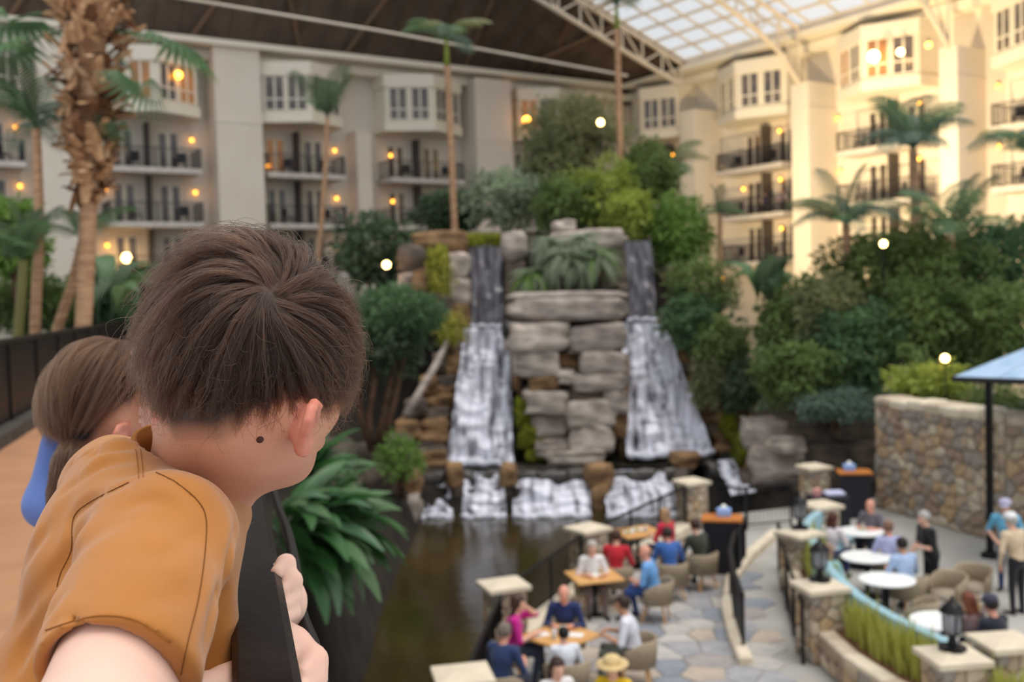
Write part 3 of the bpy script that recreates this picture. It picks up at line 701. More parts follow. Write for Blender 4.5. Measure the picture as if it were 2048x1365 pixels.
# ------------------------------------------------------------------ rocks
def rock_data(w, d, h, seed, sph=0.42, amp=0.13, strata=0.0, n=7):
    P = []; F = []
    lin = np.linspace(-1, 1, n)
    for ax in range(3):
        for sg in (-1, 1):
            A, B = np.meshgrid(lin, lin, indexing='ij'); Q = np.zeros((n, n, 3)); o = [(ax+1) % 3, (ax+2) % 3]
            Q[..., ax] = sg; Q[..., o[0]] = A; Q[..., o[1]] = B
            k = sum(len(p) for p in P); P.append(Q.reshape(-1, 3)); I = np.arange(n*n).reshape(n, n)+k
            f = np.stack([I[:-1, :-1], I[1:, :-1], I[1:, 1:], I[:-1, 1:]], -1).reshape(-1, 4)
            F.append(f if sg > 0 else f[:, ::-1])
    P = np.concatenate(P); F = np.concatenate(F)
    S = P/np.linalg.norm(P, axis=1)[:, None]*1.25
    Q = P*(1-sph)+S*sph
    nz = fbm(P*1.3+seed*7.31, 3, seed)
    Q = Q*(1+amp*nz)[:, None]
    if strata: Q[:, :2] *= (1 - strata*np.clip(np.sin(Q[:, 2]*h*7+seed + 0.8*nz), 0, 1)**3)[:, None]
    Q = Q*np.array([w/2, d/2, h/2])/1.05
    # weld the cube's edges
    key = np.round(P*1000).astype(int); _, first, inv = np.unique(key, axis=0, return_index=True, return_inverse=True); inv = inv.reshape(-1)
    return Q[first], inv[F]
def rock(parent, c, w, d, h, m, seed, rz=0.0, sph=0.42, amp=0.13, strata=0.0, n=7, name='rock'):
    v, f = rock_data(w, d, h, seed, sph, amp, strata, n); o = mesh(name, v, f, m, parent, True)
    o.location = Vector(c) - (Vector(parent.location) if parent is not None else Vector()); o.rotation_euler = (random.uniform(-.05, .05), random.uniform(-.05, .05), rz); return o
def rock_px(parent, box, depth, thick, m, seed, **k):
    x0, y0, x1, y1 = box; s = depth/FPX
    return rock(parent, at((x0+x1)/2, (y0+y1)/2, depth+thick*0.35), (x1-x0)*s*1.07, thick, (y1-y0)*s*1.1, m, seed, random.uniform(-.12, .12), **k)
G, PL_, DK, RU = M_ROCK
cr = empty('rock_formation', at(1135, 925, 33)); tag(cr, 'tall stacked grey sandstone formation standing between the two cascades', 'rock formation')
rock_px(cr, (1040, 620, 1235, 915), 33.9, 1.6, M_WETROCK, 1, sph=0.2)
for i, (bx, dp, mt) in enumerate([((1020, 597, 1242, 641), 32.3, G), ((1018, 645, 1136, 702), 32.2, PL_), ((1128, 648, 1248, 702), 32.35, G), ((1030, 584, 1238, 604), 32.8, G),
    ((1025, 700, 1116, 750), 32.3, PL_), ((1112, 704, 1160, 740), 33.0, RU), ((1156, 699, 1248, 752), 32.3, G), ((1058, 745, 1116, 777), 32.4, RU), ((1114, 738, 1150, 767), 32.3, PL_), ((1143, 745, 1251, 780), 32.2, G),
    ((1046, 777, 1135, 822), 32.3, PL_), ((1131, 769, 1208, 803), 32.5, DK), ((1200, 777, 1252, 824), 32.3, G), ((1056, 826, 1136, 878), 32.5, G), ((1130, 800, 1222, 852), 32.2, PL_), ((1216, 818, 1250, 870), 32.5, RU),
    ((1138, 848, 1228, 906), 32.2, PL_), ((1068, 874, 1140, 906), 32.3, G), ((1095, 896, 1210, 922), 32.0, PL_)]):
    rock_px(cr, bx, dp, 1.7, mt, 20+i, strata=0.07, sph=0.3, amp=0.14)
for bx in ((1030, 800, 1062, 850), (1034, 846, 1074, 892), (1050, 884, 1096, 920)): rock_px(cr, bx, 32.3, 0.8, M_MOSS, int(bx[0]), amp=0.3)
for bx in ((1236, 720, 1256, 800), (1232, 850, 1256, 915), (1024, 705, 1040, 780)): rock_px(cr, bx, 33.0, 0.9, RU, int(bx[0]), amp=0.2)
top = empty('rock_formation', at(1150, 490, 36)); tag(top, 'pale boulders above the ferns between the two thin upper falls', 'rock formation')
for i, (bx, dp, mt) in enumerate([((1103, 464, 1244, 500), 36, PL_), ((1105, 444, 1150, 466), 36.3, PL_), ((1003, 466, 1054, 524), 36.2, G), ((1190, 490, 1246, 590), 36.3, DK), ((1008, 520, 1050, 640), 36.2, DK), ((1040, 500, 1200, 600), 36.6, M_WETROCK), ((1150, 470, 1240, 520), 36.4, G), ((1005, 640, 1030, 700), 35, M_WETROCK), ((1228, 570, 1250, 645), 35.6, DK)]):
    rock_px(top, bx, dp, 1.5, mt, 50+i, strata=0.06)
lc = empty('rock_formation', at(870, 900, 33)); tag(lc, 'brown mossy cliff of stacked rocks on the shaded-wing side of the cascade', 'rock formation')
for i, (bx, dp, mt) in enumerate([((798, 494, 856, 546), 35.5, DK), ((826, 466, 934, 508), 36, RU), ((884, 508, 938, 556), 35.6, PL_), ((890, 556, 942, 614), 35.4, G), ((826, 540, 880, 600), 35.2, RU), ((860, 590, 905, 650), 34.8, DK), ((900, 610, 940, 660), 35.2, RU),
    ((800, 545, 836, 600), 35.4, G), ((928, 466, 1006, 494), 37.2, DK), ((1003, 490, 1016, 650), 36.6, M_WETROCK), ((925, 490, 941, 655), 36.6, M_WETROCK)]): rock_px(lc, bx, dp, 1.6, mt, 80+i, strata=0.08)
for i in range(13):
    f = i/12; xr = 930 - 40*f; y = 660 + 262*f; xl = xr - 22 - 62*f**0.8
    rock_px(lc, (xl, y, xr, y+28), 35.0-3.0*f, 1.3, (RU, DK, RU)[i % 3], 110+i, strata=0.1, amp=0.2)
    if i % 2 == 0: rock_px(lc, (xl-48*f-10, y+4, xl+6, y+42), 34.6-3.0*f, 1.4, (DK, RU)[i % 4 == 0], 130+i, amp=0.22)
for bx, d in (((856, 500, 894, 588), 34.9), ((930, 470, 1004, 494), 36.6), ((880, 640, 910, 690), 34.2)): rock_px(lc, bx, d, 0.7, M_MOSS, int(bx[1]), amp=0.3)
MB().tube([at(896, 682, 33.6), at(872, 730, 33.0), at(842, 780, 32.4), at(812, 832, 31.8)], [0.09, 0.12, 0.12, 0.14], 7).build('root', M_ROCK[0], lc, True).location = -Vector(lc.location)
rc = empty('rock_formation', at(1480, 930, 31.5)); tag(rc, 'mossy rust-coloured rock bank sloping down on the sunlit-wing side of the cascade', 'rock formation')
for i in range(15):
    f = i/14; xl = 1322 + 105*f + 20*f*f; y = 650 + 265*f; xr = xl + 30 + 95*f
    rock_px(rc, (xl, y, xr, y+32), 35.0-3.2*f, 1.5, (RU, DK, RU)[i % 3], 150+i, strata=0.08, amp=0.2)
for i, (bx, dp, mt) in enumerate([((1440, 815, 1492, 880), 32.0, M_MOSS), ((1470, 870, 1530, 930), 31.0, M_MOSS), ((1500, 915, 1562, 975), 29.8, M_MOSS), ((1420, 790, 1470, 850), 32.4, RU), ((1484, 905, 1540, 985), 30.4, RU), ((1405, 925, 1445, 985), 31.0, M_WETROCK), ((1440, 915, 1520, 1000), 31.6, M_WETROCK), ((1310, 640, 1345, 720), 35.4, DK)]): rock_px(rc, bx, dp, 1.2, mt, 180+i, amp=0.25)
MB().tube([at(1392, 745, 32.6), at(1410, 770, 32.3), at(1430, 800, 32.0)], [0.1, 0.12, 0.1], 7).build('root', M_ROCK[0], rc, True).location = -Vector(rc.location)
we = empty('weir', at(1090, 1000, 30.5)); tag(we, 'long low dark rock weir at the foot of the waterfall', 'weir')
for i in range(9):
    x0 = 830 + 60*i; rock_px(we, (x0, 940-0.02*(x0-1024), x0+66, 1040-0.03*(x0-1024)), 30.9, 1.0, M_WETROCK, 200+i, sph=0.15, amp=0.08)
pb = MB(); pb.quad(at(826, 948, 30.95), at(1420, 930, 30.95), at(1440, 915, 33.2), at(880, 915, 33.2)); o = pb.build('shelf_pool', M_POOL, we); o.location = -Vector(we.location)
for i, (bx, dp, mt) in enumerate([((1172, 928, 1224, 975), 30.2, RU), ((1178, 968, 1216, 1024), 30.1, RU), ((1002, 930, 1032, 968), 30.3, RU), ((893, 926, 925, 972), 30.3, RU), ((1340, 905, 1396, 935), 31, RU), ((1000, 962, 1024, 1000), 30.4, DK), ((905, 960, 926, 1010), 30.4, DK), ((1348, 940, 1372, 1010), 30.3, DK)]): rock_px(we, bx, dp, 0.8, mt, 220+i, amp=0.18)
lb = empty('rock_formation', at(770, 1000, 28)); tag(lb, 'loose grey boulders on the pond bank under the dense green tree', 'rock formation')
for i, (bx, dp, mt) in enumerate([((716, 935, 800, 1000), 28, DK), ((770, 990, 836, 1045), 28.6, G), ((690, 985, 780, 1050), 27, DK), ((800, 940, 842, 990), 29.4, RU), ((640, 960, 720, 1040), 26, DK), ((740, 870, 820, 930), 29.6, DK), ((820, 985, 845, 1040), 29.6, M_MOSS), ((690, 890, 760, 950), 28.6, DK), ((600, 880, 700, 960), 27, DK)]): rock_px(lb, bx, dp, 1.3, mt, 240+i, amp=0.2)
rw = empty('rock_wall', at(1620, 950, 29)); tag(rw, 'low layered grey rock wall under the hedge beside the tan garden wall', 'rock wall', kind='thing')
for i, (bx, dp, mt) in enumerate([((1485, 838, 1570, 900), 29.2, G), ((1560, 836, 1660, 885), 29.2, DK), ((1650, 836, 1748, 880), 29, DK), ((1500, 890, 1600, 960), 28.8, G), ((1590, 880, 1690, 940), 29, DK), ((1680, 875, 1750, 940), 28.8, DK), ((1560, 935, 1660, 1000), 28.6, DK), ((1650, 930, 1750, 1010), 28.6, DK), ((1480, 940, 1570, 1010), 29, DK), ((1530, 870, 1600, 905), 28.6, PL_)]): rock_px(rw, bx, dp, 1.5, mt, 260+i, strata=0.12, amp=0.15, sph=0.3)
# ================================================================== vegetation
def leaves(C, D, Nn, L, Wd, fold=0.25):
    """diamond leaves: centres of base C, directions D, normals Nn, lengths L, widths Wd -> verts, faces"""
    D = D/np.linalg.norm(D, axis=1)[:, None]; S = np.cross(D, Nn); S /= np.linalg.norm(S, axis=1)[:, None]+1e-9; U = np.cross(S, D)
    L = L[:, None]; Wd = Wd[:, None]
    a = C; b = C + D*L*0.45 + S*Wd*0.5 + U*Wd*fold; c = C + D*L - U*L*0.12; d = C + D*L*0.45 - S*Wd*0.5 + U*Wd*fold
    n = len(C); V = np.stack([a, b, c, d], 1).reshape(-1, 3); k = np.arange(n)[:, None]*4
    F = np.concatenate([k+np.array([[0, 1, 2]]), k+np.array([[0, 2, 3]])], 0); return V, F
LM = {'green': leafmat('leaf_green', (134, 154, 92), (76, 98, 54), trans=0.42), 'dark': leafmat('leaf_dark', (104, 124, 92), (58, 76, 54), trans=0.42), 'lime': leafmat('leaf_lime', (186, 196, 96), (130, 150, 70), trans=0.42), 'olive': leafmat('leaf_olive', (158, 160, 116), (108, 114, 78), trans=0.42), 'grey': leafmat('leaf_grey', (178, 190, 162), (122, 138, 108), trans=0.42), 'bright': leafmat('leaf_bright', (144, 178, 90), (90, 124, 60), trans=0.42), 'deep': leafmat('leaf_deep', (116, 150, 104), (66, 98, 66), trans=0.42), 'teal': leafmat('leaf_teal', (134, 156, 138), (88, 112, 98), trans=0.42), 'yellow': leafmat('leaf_yellow', (188, 180, 78), (132, 134, 56), trans=0.42)}
M_TRUNK = mat('palm_trunk', (196, 156, 122), (158, 120, 92), rough=0.8, scale=3, stretch=(1, 1, 6), bump=0.4)
M_TRUNKG = mat('grey_trunk', (176, 160, 140), (140, 126, 108), rough=0.8, scale=3, stretch=(1, 1, 6), bump=0.4)
M_BARK = mat('brown_bark', (112, 84, 64), (78, 58, 44), rough=0.9, scale=4, bump=0.5)
def foliage(parent, c, r, n, leaf, mt, seed, droop=0.25, lump=0.5, asp=0.42, inner=0.35):
    g = np.random.default_rng(seed); X = g.normal(size=(n, 3)); X /= np.linalg.norm(X, axis=1)[:, None]
    rad = inner+(1-inner)*g.random(n)**0.5; rad = rad*(1+lump*fbm(X*2.6+seed, 3, seed))
    P = X*rad[:, None]*np.array(r)
    D = X*0.8 + g.normal(size=(n, 3))*0.55 + np.array([0, 0, -droop]); Nn = X*0.6 + g.normal(size=(n, 3))*0.5 + np.array([0, 0, 0.7])
    L = leaf*g.uniform(0.6, 1.3, n); V, F = leaves(P, D, Nn, L, L*asp)
    o = mesh('foliage', V+np.array(c), F, mt, parent); o['kind'] = 'stuff'; return o
def shrub(px, py, rx, ry, depth, mt, label, n=1500, leaf=0.16, droop=0.25, name='shrub', asp=0.42, stem=True, lump=0.5, dr=0.8, cat='shrub', group=None):
    s = depth/FPX; c = at(px, py, depth); R = (rx*s, max(rx, ry)*s*dr, ry*s); base = Vector((c.x, c.y, max(gz(c.x, c.y), c.z-R[2]*1.6)))
    e = empty(name, base); tag(e, label, cat, group)
    foliage(e, tuple(c-base), R, n, leaf, LM[mt], int(px*7+py), droop, lump, asp)
    if stem:
        b = MB(); h = c - base
        for k in range(4):
            a = k*1.7+px; q = h + Vector((math.cos(a)*R[0]*0.5, math.sin(a)*R[1]*0.5, R[2]*0.2)); b.tube([Vector((math.cos(a)*.05, math.sin(a)*.05, -0.1)), q*0.5+Vector((0, 0, .1)), q], [0.05, 0.035, 0.012], 5)
        b.build('stem', M_BARK, e, True)
    return e
# ---- fronds
def frond_mesh(name, mt, L=1.0, n=19, arch=0.9, ll=0.34, hang=0.6, wid=0.021, feather=1.0, up=0.35):
    """pinnate leaf from the origin along +x, arching down; unit length"""
    b = MB(); pts = []
    for i in range(12):
        t = i/11; pts.append(Vector((L*(t-0.25*arch*t*t), 0, L*(up*t - arch*0.62*t*t))))
    b.tube(pts, [0.014*L*(1-0.85*i/11) for i in range(12)], 4)
    for i in range(n):
        t = 0.10+0.88*i/n; q = t*11; k = int(q); p = pts[k].lerp(pts[min(k+1, 11)], q-k); T = (pts[min(k+1, 11)]-pts[k]).normalized()
        l = ll*L*math.sin(math.pi*(0.12+0.84*t))**0.7*feather
        for s in (-1, 1):
            d = (T*0.55 + Vector((0, s*0.85, 0.12)) + Vector((0, 0, -hang*0.35))).normalized(); d2 = (d + Vector((0, 0, -hang*1.3))).normalized()
            m = p + d*l*0.5; e = m + d2*l*0.55; w = T*wid*L
            b.add([p-w*0.5, p+w*0.5, m+w*0.55, m-w*0.55, e], [(0, 1, 2, 3), (3, 2, 4)])
    o = b.build(name, mt); me = o.data; bpy.data.objects.remove(o); return me
FR = {k: frond_mesh('frond_'+k, LM[m], **a) for k, m, a in (('arch', 'deep', {}), ('droop', 'teal', dict(arch=1.2, hang=0.9, up=0.5)), ('up', 'dark', dict(arch=0.55, hang=0.35, up=0.6)), ('fern', 'grey', dict(arch=1.7, ll=0.13, n=26, hang=0.5, wid=0.014, up=0.6)), ('fernd', 'bright', dict(arch=1.7, ll=0.13, n=26, hang=0.5, wid=0.014, up=0.5)), ('olive', 'olive', dict(arch=0.9, hang=0.7)))}
def put_fronds(parent, p, kinds, n, L, e0, e1, seed, tw=0.3, az0=0, az1=2*math.pi):
    g = random.Random(seed)
    for i in range(n):
        az = az0+(az1-az0)*(i+g.uniform(-.3, .3))/n; el = g.uniform(e0, e1)
        o = inst('frond', FR[g.choice(kinds)], parent); M = Matrix.Rotation(az, 4, 'Z')@Matrix.Rotation(-el, 4, 'Y')@Matrix.Rotation(g.uniform(-tw, tw), 4, 'X')
        o.matrix_local = Matrix.Translation(Vector(p))@M@Matrix.Scale(L*g.uniform(0.8, 1.15), 4)
def palm(label, line, radii, L, kinds, n, e0, e1, seed, mt=None, name='palm_tree', shaft=None, group='palms'):
    """line: trunk points from ground to crown (world)"""
    base = Vector(line[0]); e = empty(name, base); tag(e, label, 'palm', group)
    pts = [Vector(p)-base for p in line]; sm = smooth_line([tuple(p) for p in pts], 5)
    rs = [radii[0]+(radii[1]-radii[0])*i/(len(sm)-1) for i in range(len(sm))]
    MB().tube(sm, rs, 8).build('trunk', mt or M_TRUNK, e, True)
    if shaft: MB().tube([pts[-1]-Vector((0, 0, 0.05)), pts[-1]+Vector((0, 0, shaft))], [radii[1]*1.15, radii[1]*0.5], 8).build('crownshaft', LM['lime'], e, True)
    put_fronds(e, pts[-1]+Vector((0, 0, shaft or 0)), kinds, n, L, e0, e1, seed); return e
def tl(pxs, depth):    # trunk line through pixels, down to the ground
    P = [at(x, y, depth) for x, y in pxs]; b = P[0]; g = gz(b.x, b.y)
    k = (P[0].x-P[1].x)/max(P[1].z-P[0].z, .2)
    return ([Vector((b.x+max(-2.5, min(2.5, k*(b.z-g))), b.y, min(g, b.z-0.3)-0.1))] if b.z > g else []) + P
palm('slender palm with a leaning pale trunk in front of the middle shaded balconies', tl([(640, 480), (650, 350), (655, 235)], 39), (0.10, 0.08), 2.1, ['arch', 'up'], 9, 0.2, 1.1, 3, group='tall palms over the waterfall')
palm('very tall slender palm with a small green crown against the dark roof', tl([(906, 385), (900, 250), (894, 128)], 40), (0.14, 0.11), 2.2, ['arch', 'droop', 'olive'], 11, 0.0, 0.8, 5, shaft=1.0, group='tall palms over the waterfall')
palm('tallest slender palm whose crown leaves the picture in front of the skylight', tl([(1243, 345), (1238, 200), (1234, 55)], 41), (0.13, 0.11), 2.9, ['droop', 'up'], 12, 0.1, 1.2, 8, shaft=0.8, group='tall palms over the waterfall')
palm('small drooping palm behind the bright shrub in the corner of the wings', tl([(1345, 430), (1340, 335)], 43), (0.1, 0.09), 1.9, ['arch', 'olive'], 11, -0.1, 0.9, 11, group='tall palms over the waterfall')
palm('large palm with broad upswept fronds before the lamp-lit bay', tl([(1832, 420), (1826, 300)], 33), (0.17, 0.14), 2.7, ['up', 'droop', 'arch'], 13, 0.1, 1.25, 14, group='palms before the sunlit wing')
palm('grey-green palm with drooping fronds left of the clipped hedge', tl([(1696, 545), (1692, 450)], 31), (0.14, 0.12), 2.0, ['droop', 'up', 'arch'], 15, 0.0, 1.2, 17, group='palms before the sunlit wing')
palm('bright green palm rising behind the tall hedge', tl([(1905, 520), (1900, 465)], 29.5), (0.14, 0.12), 2.3, ['arch', 'up'], 12, 0.1, 1.2, 21, group='palms before the sunlit wing')
palm('palm whose teal fronds enter at the frame edge before the sunlit wing', tl([(2085, 480), (2075, 310)], 30), (0.14, 0.12), 2.4, ['droop', 'arch'], 11, 0.0, 0.9, 23, group='palms before the sunlit wing')
palm('low dark palm tuft beside the first sunlit balconies', tl([(1440, 480), (1440, 428)], 38), (0.1, 0.08), 1.2, ['up', 'arch'], 10, 0.0, 1.0, 27, group='palms before the sunlit wing')
palm('slim palm with feathery green crown beside the far bridge railing', tl([(70, 660), (78, 450), (72, 258)], 17), (0.10, 0.075), 1.35, ['arch', 'up', 'droop'], 13, -0.3, 1.2, 31, group='palms behind the bridge')
palm('leaning bare palm trunk crossing the shaggy palm', tl([(112, 668), (142, 575), (166, 480)], 17.5), (0.10, 0.08), 1.2, ['arch'], 5, 0.4, 1.0, 33, group='palms behind the bridge')
palm('short green-stemmed palm at the frame edge behind the far railing', tl([(36, 668), (44, 570), (46, 520)], 16.5), (0.09, 0.075), 1.1, ['arch', 'up'], 12, 0.0, 1.2, 35, mt=leafmat('green_stem', (150, 150, 84), (120, 110, 70)), group='palms behind the bridge')
palm('palm crown of green fronds at the upper corner of the frame', tl([(-60, 500), (-50, 100)], 20), (0.12, 0.1), 1.7, ['arch', 'droop'], 9, 0.0, 0.9, 37, group='palms behind the bridge')
# ---- the shaggy fan palm: trunk, dry leaf bases, fan leaves
SP = 17.0; b0 = at(166, 668, SP); b1 = at(178, 395, SP); b2 = at(182, 200, SP); b3 = at(182, -60, SP)
base = Vector((b0.x, b0.y, gz(b0.x, b0.y)))
sp = empty('fan_palm', base); tag(sp, 'stout fan palm wrapped in shaggy dry brown leaf bases beside the bridge', 'palm', 'palms behind the bridge')
MB().tube([Vector((0, 0, -.1)), b0-base, b1-base, b2-base, b3-base], [0.15, 0.135, 0.14, 0.22, 0.26], 12).build('trunk', M_TRUNK, sp, True)
boot = []
for k in range(3):
    v = []; f = []; w = (0.14, 0.11, 0.08)[k]; L = (0.26, 0.36, 0.5)[k]; cu = (0.5, 0.25, 0.1)[k]
    for i in range(5):
        t = i/4; x = L*(math.sin(t*1.4)*cu + t*0.45); z = L*t*(0.8 - 0.9*cu*t) ; hw = w*(1-0.55*t)
        v += [(x, -hw, z), (x+0.022, 0, z-0.012), (x, hw, z), (x-0.02, 0, z+0.01)]
    for i in range(4): f += [(i*4+j, i*4+(j+1) % 4, i*4+4+(j+1) % 4, i*4+4+j) for j in range(4)]
    f += [(3, 2, 1, 0), (16, 17, 18, 19)]
    for c in range(3):
        mt = (mat('dry_leaf_tan', (206, 164, 124), (160, 116, 82), rough=0.85, scale=5), mat('dry_leaf_brown', (138, 96, 68), (98, 66, 46), rough=0.85, scale=5), mat('dry_leaf_pale', (226, 194, 160), (190, 150, 116), rough=0.85, scale=5))[c]
        me = bpy.data.meshes.new('leaf_base'); me.from_pydata(v, [], f); me.materials.append(mt); boot.append(me)
g = random.Random(5)
for i in range(290):
    t = i/290; p = (b1-base).lerp(b3-base, t) + Vector((0, 0, g.uniform(-.08, .08))); az = i*2.39996+g.uniform(-.3, .3)
    rr = 0.13 + 0.20*min(1, t*3.5)+0.08*t; flip = g.random() < 0.45
    o = inst('leaf_base', boot[g.choice((0, 1, 2, 3, 4, 5, 6, 7) if t > 0.45 else (0, 1, 2, 3, 4))], sp)
    M = Matrix.Rotation(az, 4, 'Z')@Matrix.Translation((rr, 0, 0))@Matrix.Rotation(g.uniform(1.5, 2.6) if flip else g.uniform(-.1, .5), 4, 'Y')@Matrix.Rotation(g.uniform(-.4, .4), 4, 'Z')
    o.matrix_local = Matrix.Translation(p)@M@Matrix.Scale(g.uniform(0.8, 1.3), 4)
def fan_mesh():
    b = MB(); b.tube([(0, 0, 0), (0.5, 0, 0.12), (0.95, 0, 0.1)], [0.03, 0.022, 0.018], 4)
    for k in range(22):
        a = math.radians(-115+230*k/21); d = Vector((math.cos(a), math.sin(a), 0.05)); p = Vector((0.95, 0, 0.1)); m = p+d*0.5; e = p+d*0.95+Vector((0, 0, -0.3)); s = Vector((-math.sin(a), math.cos(a), 0))*0.05
        b.add([p, m+s, m-s+Vector((0, 0, .03)), e+s*0.3], [(0, 2, 1), (1, 2, 3)])
    o = b.build('fan', LM['deep']); me = o.data; bpy.data.objects.remove(o); return me
fanm = fan_mesh()
for (x, y, az, el, sc) in ((225, 60, 0.1, -0.4, 1.0), (230, 110, -0.5, -0.9, 0.8), (130, 30, 2.9, -0.1, 1.1), (140, 60, 3.4, -0.5, 0.9), (200, -30, 0.6, 0.3, 1.2), (160, -40, 2.4, 0.4, 1.2), (210, 200, -0.3, -1.2, 0.5)):
    o = inst('fan_leaf', fanm, sp); o.matrix_local = Matrix.Translation(at(x, y, SP)-base)@Matrix.Rotation(az, 4, 'Z')@Matrix.Rotation(-el, 4, 'Y')@Matrix.Scale(sc, 4)
# ---- shrubs and trees: pixel centre, pixel radii, depth
TOPG = 'shrubs above the waterfall'
for a in [(895, 425, 62, 42, 42, 'dark', 'rounded dark green shrub at the top of the mossy cliff'), (1010, 390, 78, 55, 41, 'grey', 'feathery grey-green shrub above the first thin fall'), (1120, 330, 70, 70, 42, 'olive', 'dusky olive shrub under the olive tree'),
          (1215, 400, 80, 70, 40, 'lime', 'yellow-green bamboo-like shrub above the central rock'), (1130, 410, 55, 50, 39.5, 'green', 'mid green shrub above the pale boulders'), (1290, 350, 60, 62, 41, 'green', 'green shrub behind the bright one by the second thin fall'), (1355, 465, 62, 66, 38.5, 'bright', 'bright green shrub beside the second thin fall'),
          (1265, 440, 45, 45, 38.5, 'lime', 'small yellow-green shrub over the second thin fall')]: shrub(*a, n=3400, leaf=0.25, group=TOPG)
shrub(1150, 262, 92, 66, 43, 'olive', 'tall olive-leaved tree rising between the two slender palms', n=4200, leaf=0.25, name='tree', cat='tree')
shrub(745, 500, 72, 66, 37, 'dark', 'dark broad-leaved shrub with a lamp in it left of the cliff', n=1000, leaf=0.42, asp=0.5)
shrub(880, 545, 26, 52, 34.6, 'yellow', 'hanging yellow-green creeper on the mossy cliff', n=500, leaf=0.14, droop=1.0, stem=False, name='creeper')
shrub(905, 650, 34, 36, 33.4, 'yellow', 'yellow-green creeper tumbling beside the first cascade', n=450, leaf=0.14, droop=1.0, stem=False, name='creeper')
shrub(800, 918, 44, 46, 27, 'bright', 'small round bright green shrub on the pond bank', n=900, leaf=0.16)
SLP = 'shrubs on the slope beside the second cascade'
for a in [(1400, 580, 62, 60, 34, 'green', 'green shrub at the top of the slope beside the second cascade'), (1385, 640, 58, 50, 33.4, 'deep', 'deep green creeper shrub half way up the slope by the cascade'), (1440, 700, 52, 52, 32.6, 'green', 'green shrub in the middle of the slope below the banana plant'), (1480, 770, 40, 50, 31.8, 'dark', 'dark green shrub low on the mossy slope'), (1420, 760, 34, 40, 32.2, 'olive', 'olive creeper on the rust-coloured rocks')]: shrub(*a, n=2800, leaf=0.21, droop=0.5, group=SLP)
HG = 'shrubs of the tall hedge'
for a in [(1585, 660, 62, 80, 30.5, 'green', 'hedge shrub nearest the banana plant'), (1650, 640, 70, 80, 30, 'olive', 'olive hedge shrub under the grey-green palm'), (1745, 560, 88, 84, 31, 'green', 'tall hedge shrub with a lamp at its top'), (1860, 540, 100, 84, 30, 'green', 'tall hedge shrub under the large palm'), (1985, 530, 96, 90, 30.5, 'deep', 'tall hedge shrub at the frame edge under the teal palm'),
          (1600, 745, 80, 56, 29, 'green', 'low hedge shrub above the layered rock wall'), (1720, 690, 90, 78, 29.2, 'deep', 'middle hedge shrub above the tan wall corner'), (1840, 650, 96, 78, 28.8, 'green', 'middle hedge shrub behind the lime shrub'), (1970, 650, 100, 90, 28.4, 'green', 'middle hedge shrub behind the blue canopy')]: shrub(*a, n=5200, leaf=0.23, group=HG)
shrub(1860, 765, 78, 36, 26.5, 'lime', 'lime green shrub on top of the tan garden wall', n=2600, leaf=0.18)
shrub(1990, 790, 60, 26, 25.5, 'green', 'small shrub behind the canopy post on the garden wall', n=700, leaf=0.14)
shrub(1670, 808, 82, 28, 28.0, 'teal', 'low blue-green ground cover over the layered rock wall', n=2200, leaf=0.18)
LG = 'shrubs behind the bridge'
for a in [(60, 610, 70, 46, 21, 'green', 'hedge shrub at the frame edge behind the slim palms'), (180, 615, 70, 44, 22, 'deep', 'hedge shrub behind the foot of the shaggy palm'), (285, 600, 70, 52, 24, 'dark', 'dark hedge shrub under the lowest balcony lamp'), (30, 480, 42, 74, 20, 'bright', 'bright green shrub high at the frame edge below the lamps'), (360, 640, 60, 40, 26, 'dark', 'dark hedge shrub beside the boy with brown hair')]: shrub(*a, n=3000, leaf=0.2, group=LG)
# dense green tree with bare trunks
tr_ = shrub(795, 628, 96, 52, 28.5, 'deep', 'dense dark green tree with bare crooked trunks beside the boy', n=3600, leaf=0.19, stem=False, name='tree', cat='tree', lump=0.2)
bs = Vector(tr_.location); foliage(tr_, tuple(at(770, 690, 28.2)-bs), (1.25, 1.0, 0.75), 1800, 0.19, LM['dark'], 77)
for q in ([(742, 900), (738, 830), (750, 760), (740, 690)], [(752, 900), (768, 830), (782, 760), (800, 690)], [(746, 905), (722, 840), (716, 780), (730, 700)], [(760, 905), (790, 800), (806, 720), (830, 660)]):
    t = MB().tube([at(x, y, 28.2)-bs for x, y in q], [0.11, 0.09, 0.08, 0.05], 7).build('trunk', M_BARK, tr_, True)
# ferns over the central rock
for i, (x, y, d, n, L, kd, lab) in enumerate([(1065, 560, 34.6, 22, 1.35, ['fern', 'fernd'], 'drooping fern beside the first thin fall above the cap stone'), (1130, 530, 34.4, 28, 1.6, ['fern'], 'largest grey-green fern spilling over the cap stone'), (1195, 525, 34.4, 26, 1.5, ['fern', 'fern', 'fernd'], 'grey-green fern next to the second thin fall'), (1100, 500, 35.2, 22, 1.4, ['fern'], 'upper fern in front of the pale boulders'), (1165, 490, 35.0, 20, 1.3, ['fern'], 'upper fern below the yellow-green shrubs')]):
    e = empty('fern', at(x, y, d)-Vector((0, 0, .2))); tag(e, lab, 'fern', 'ferns above the central rock'); put_fronds(e, (0, 0, 0.1), kd, n*4, L*0.9, -0.4, 1.3, 40+i)
    MB().lathe([(0.16, -0.25), (0.14, 0.0), (0.06, 0.12)], n=8).build('crown', M_BARK, e)
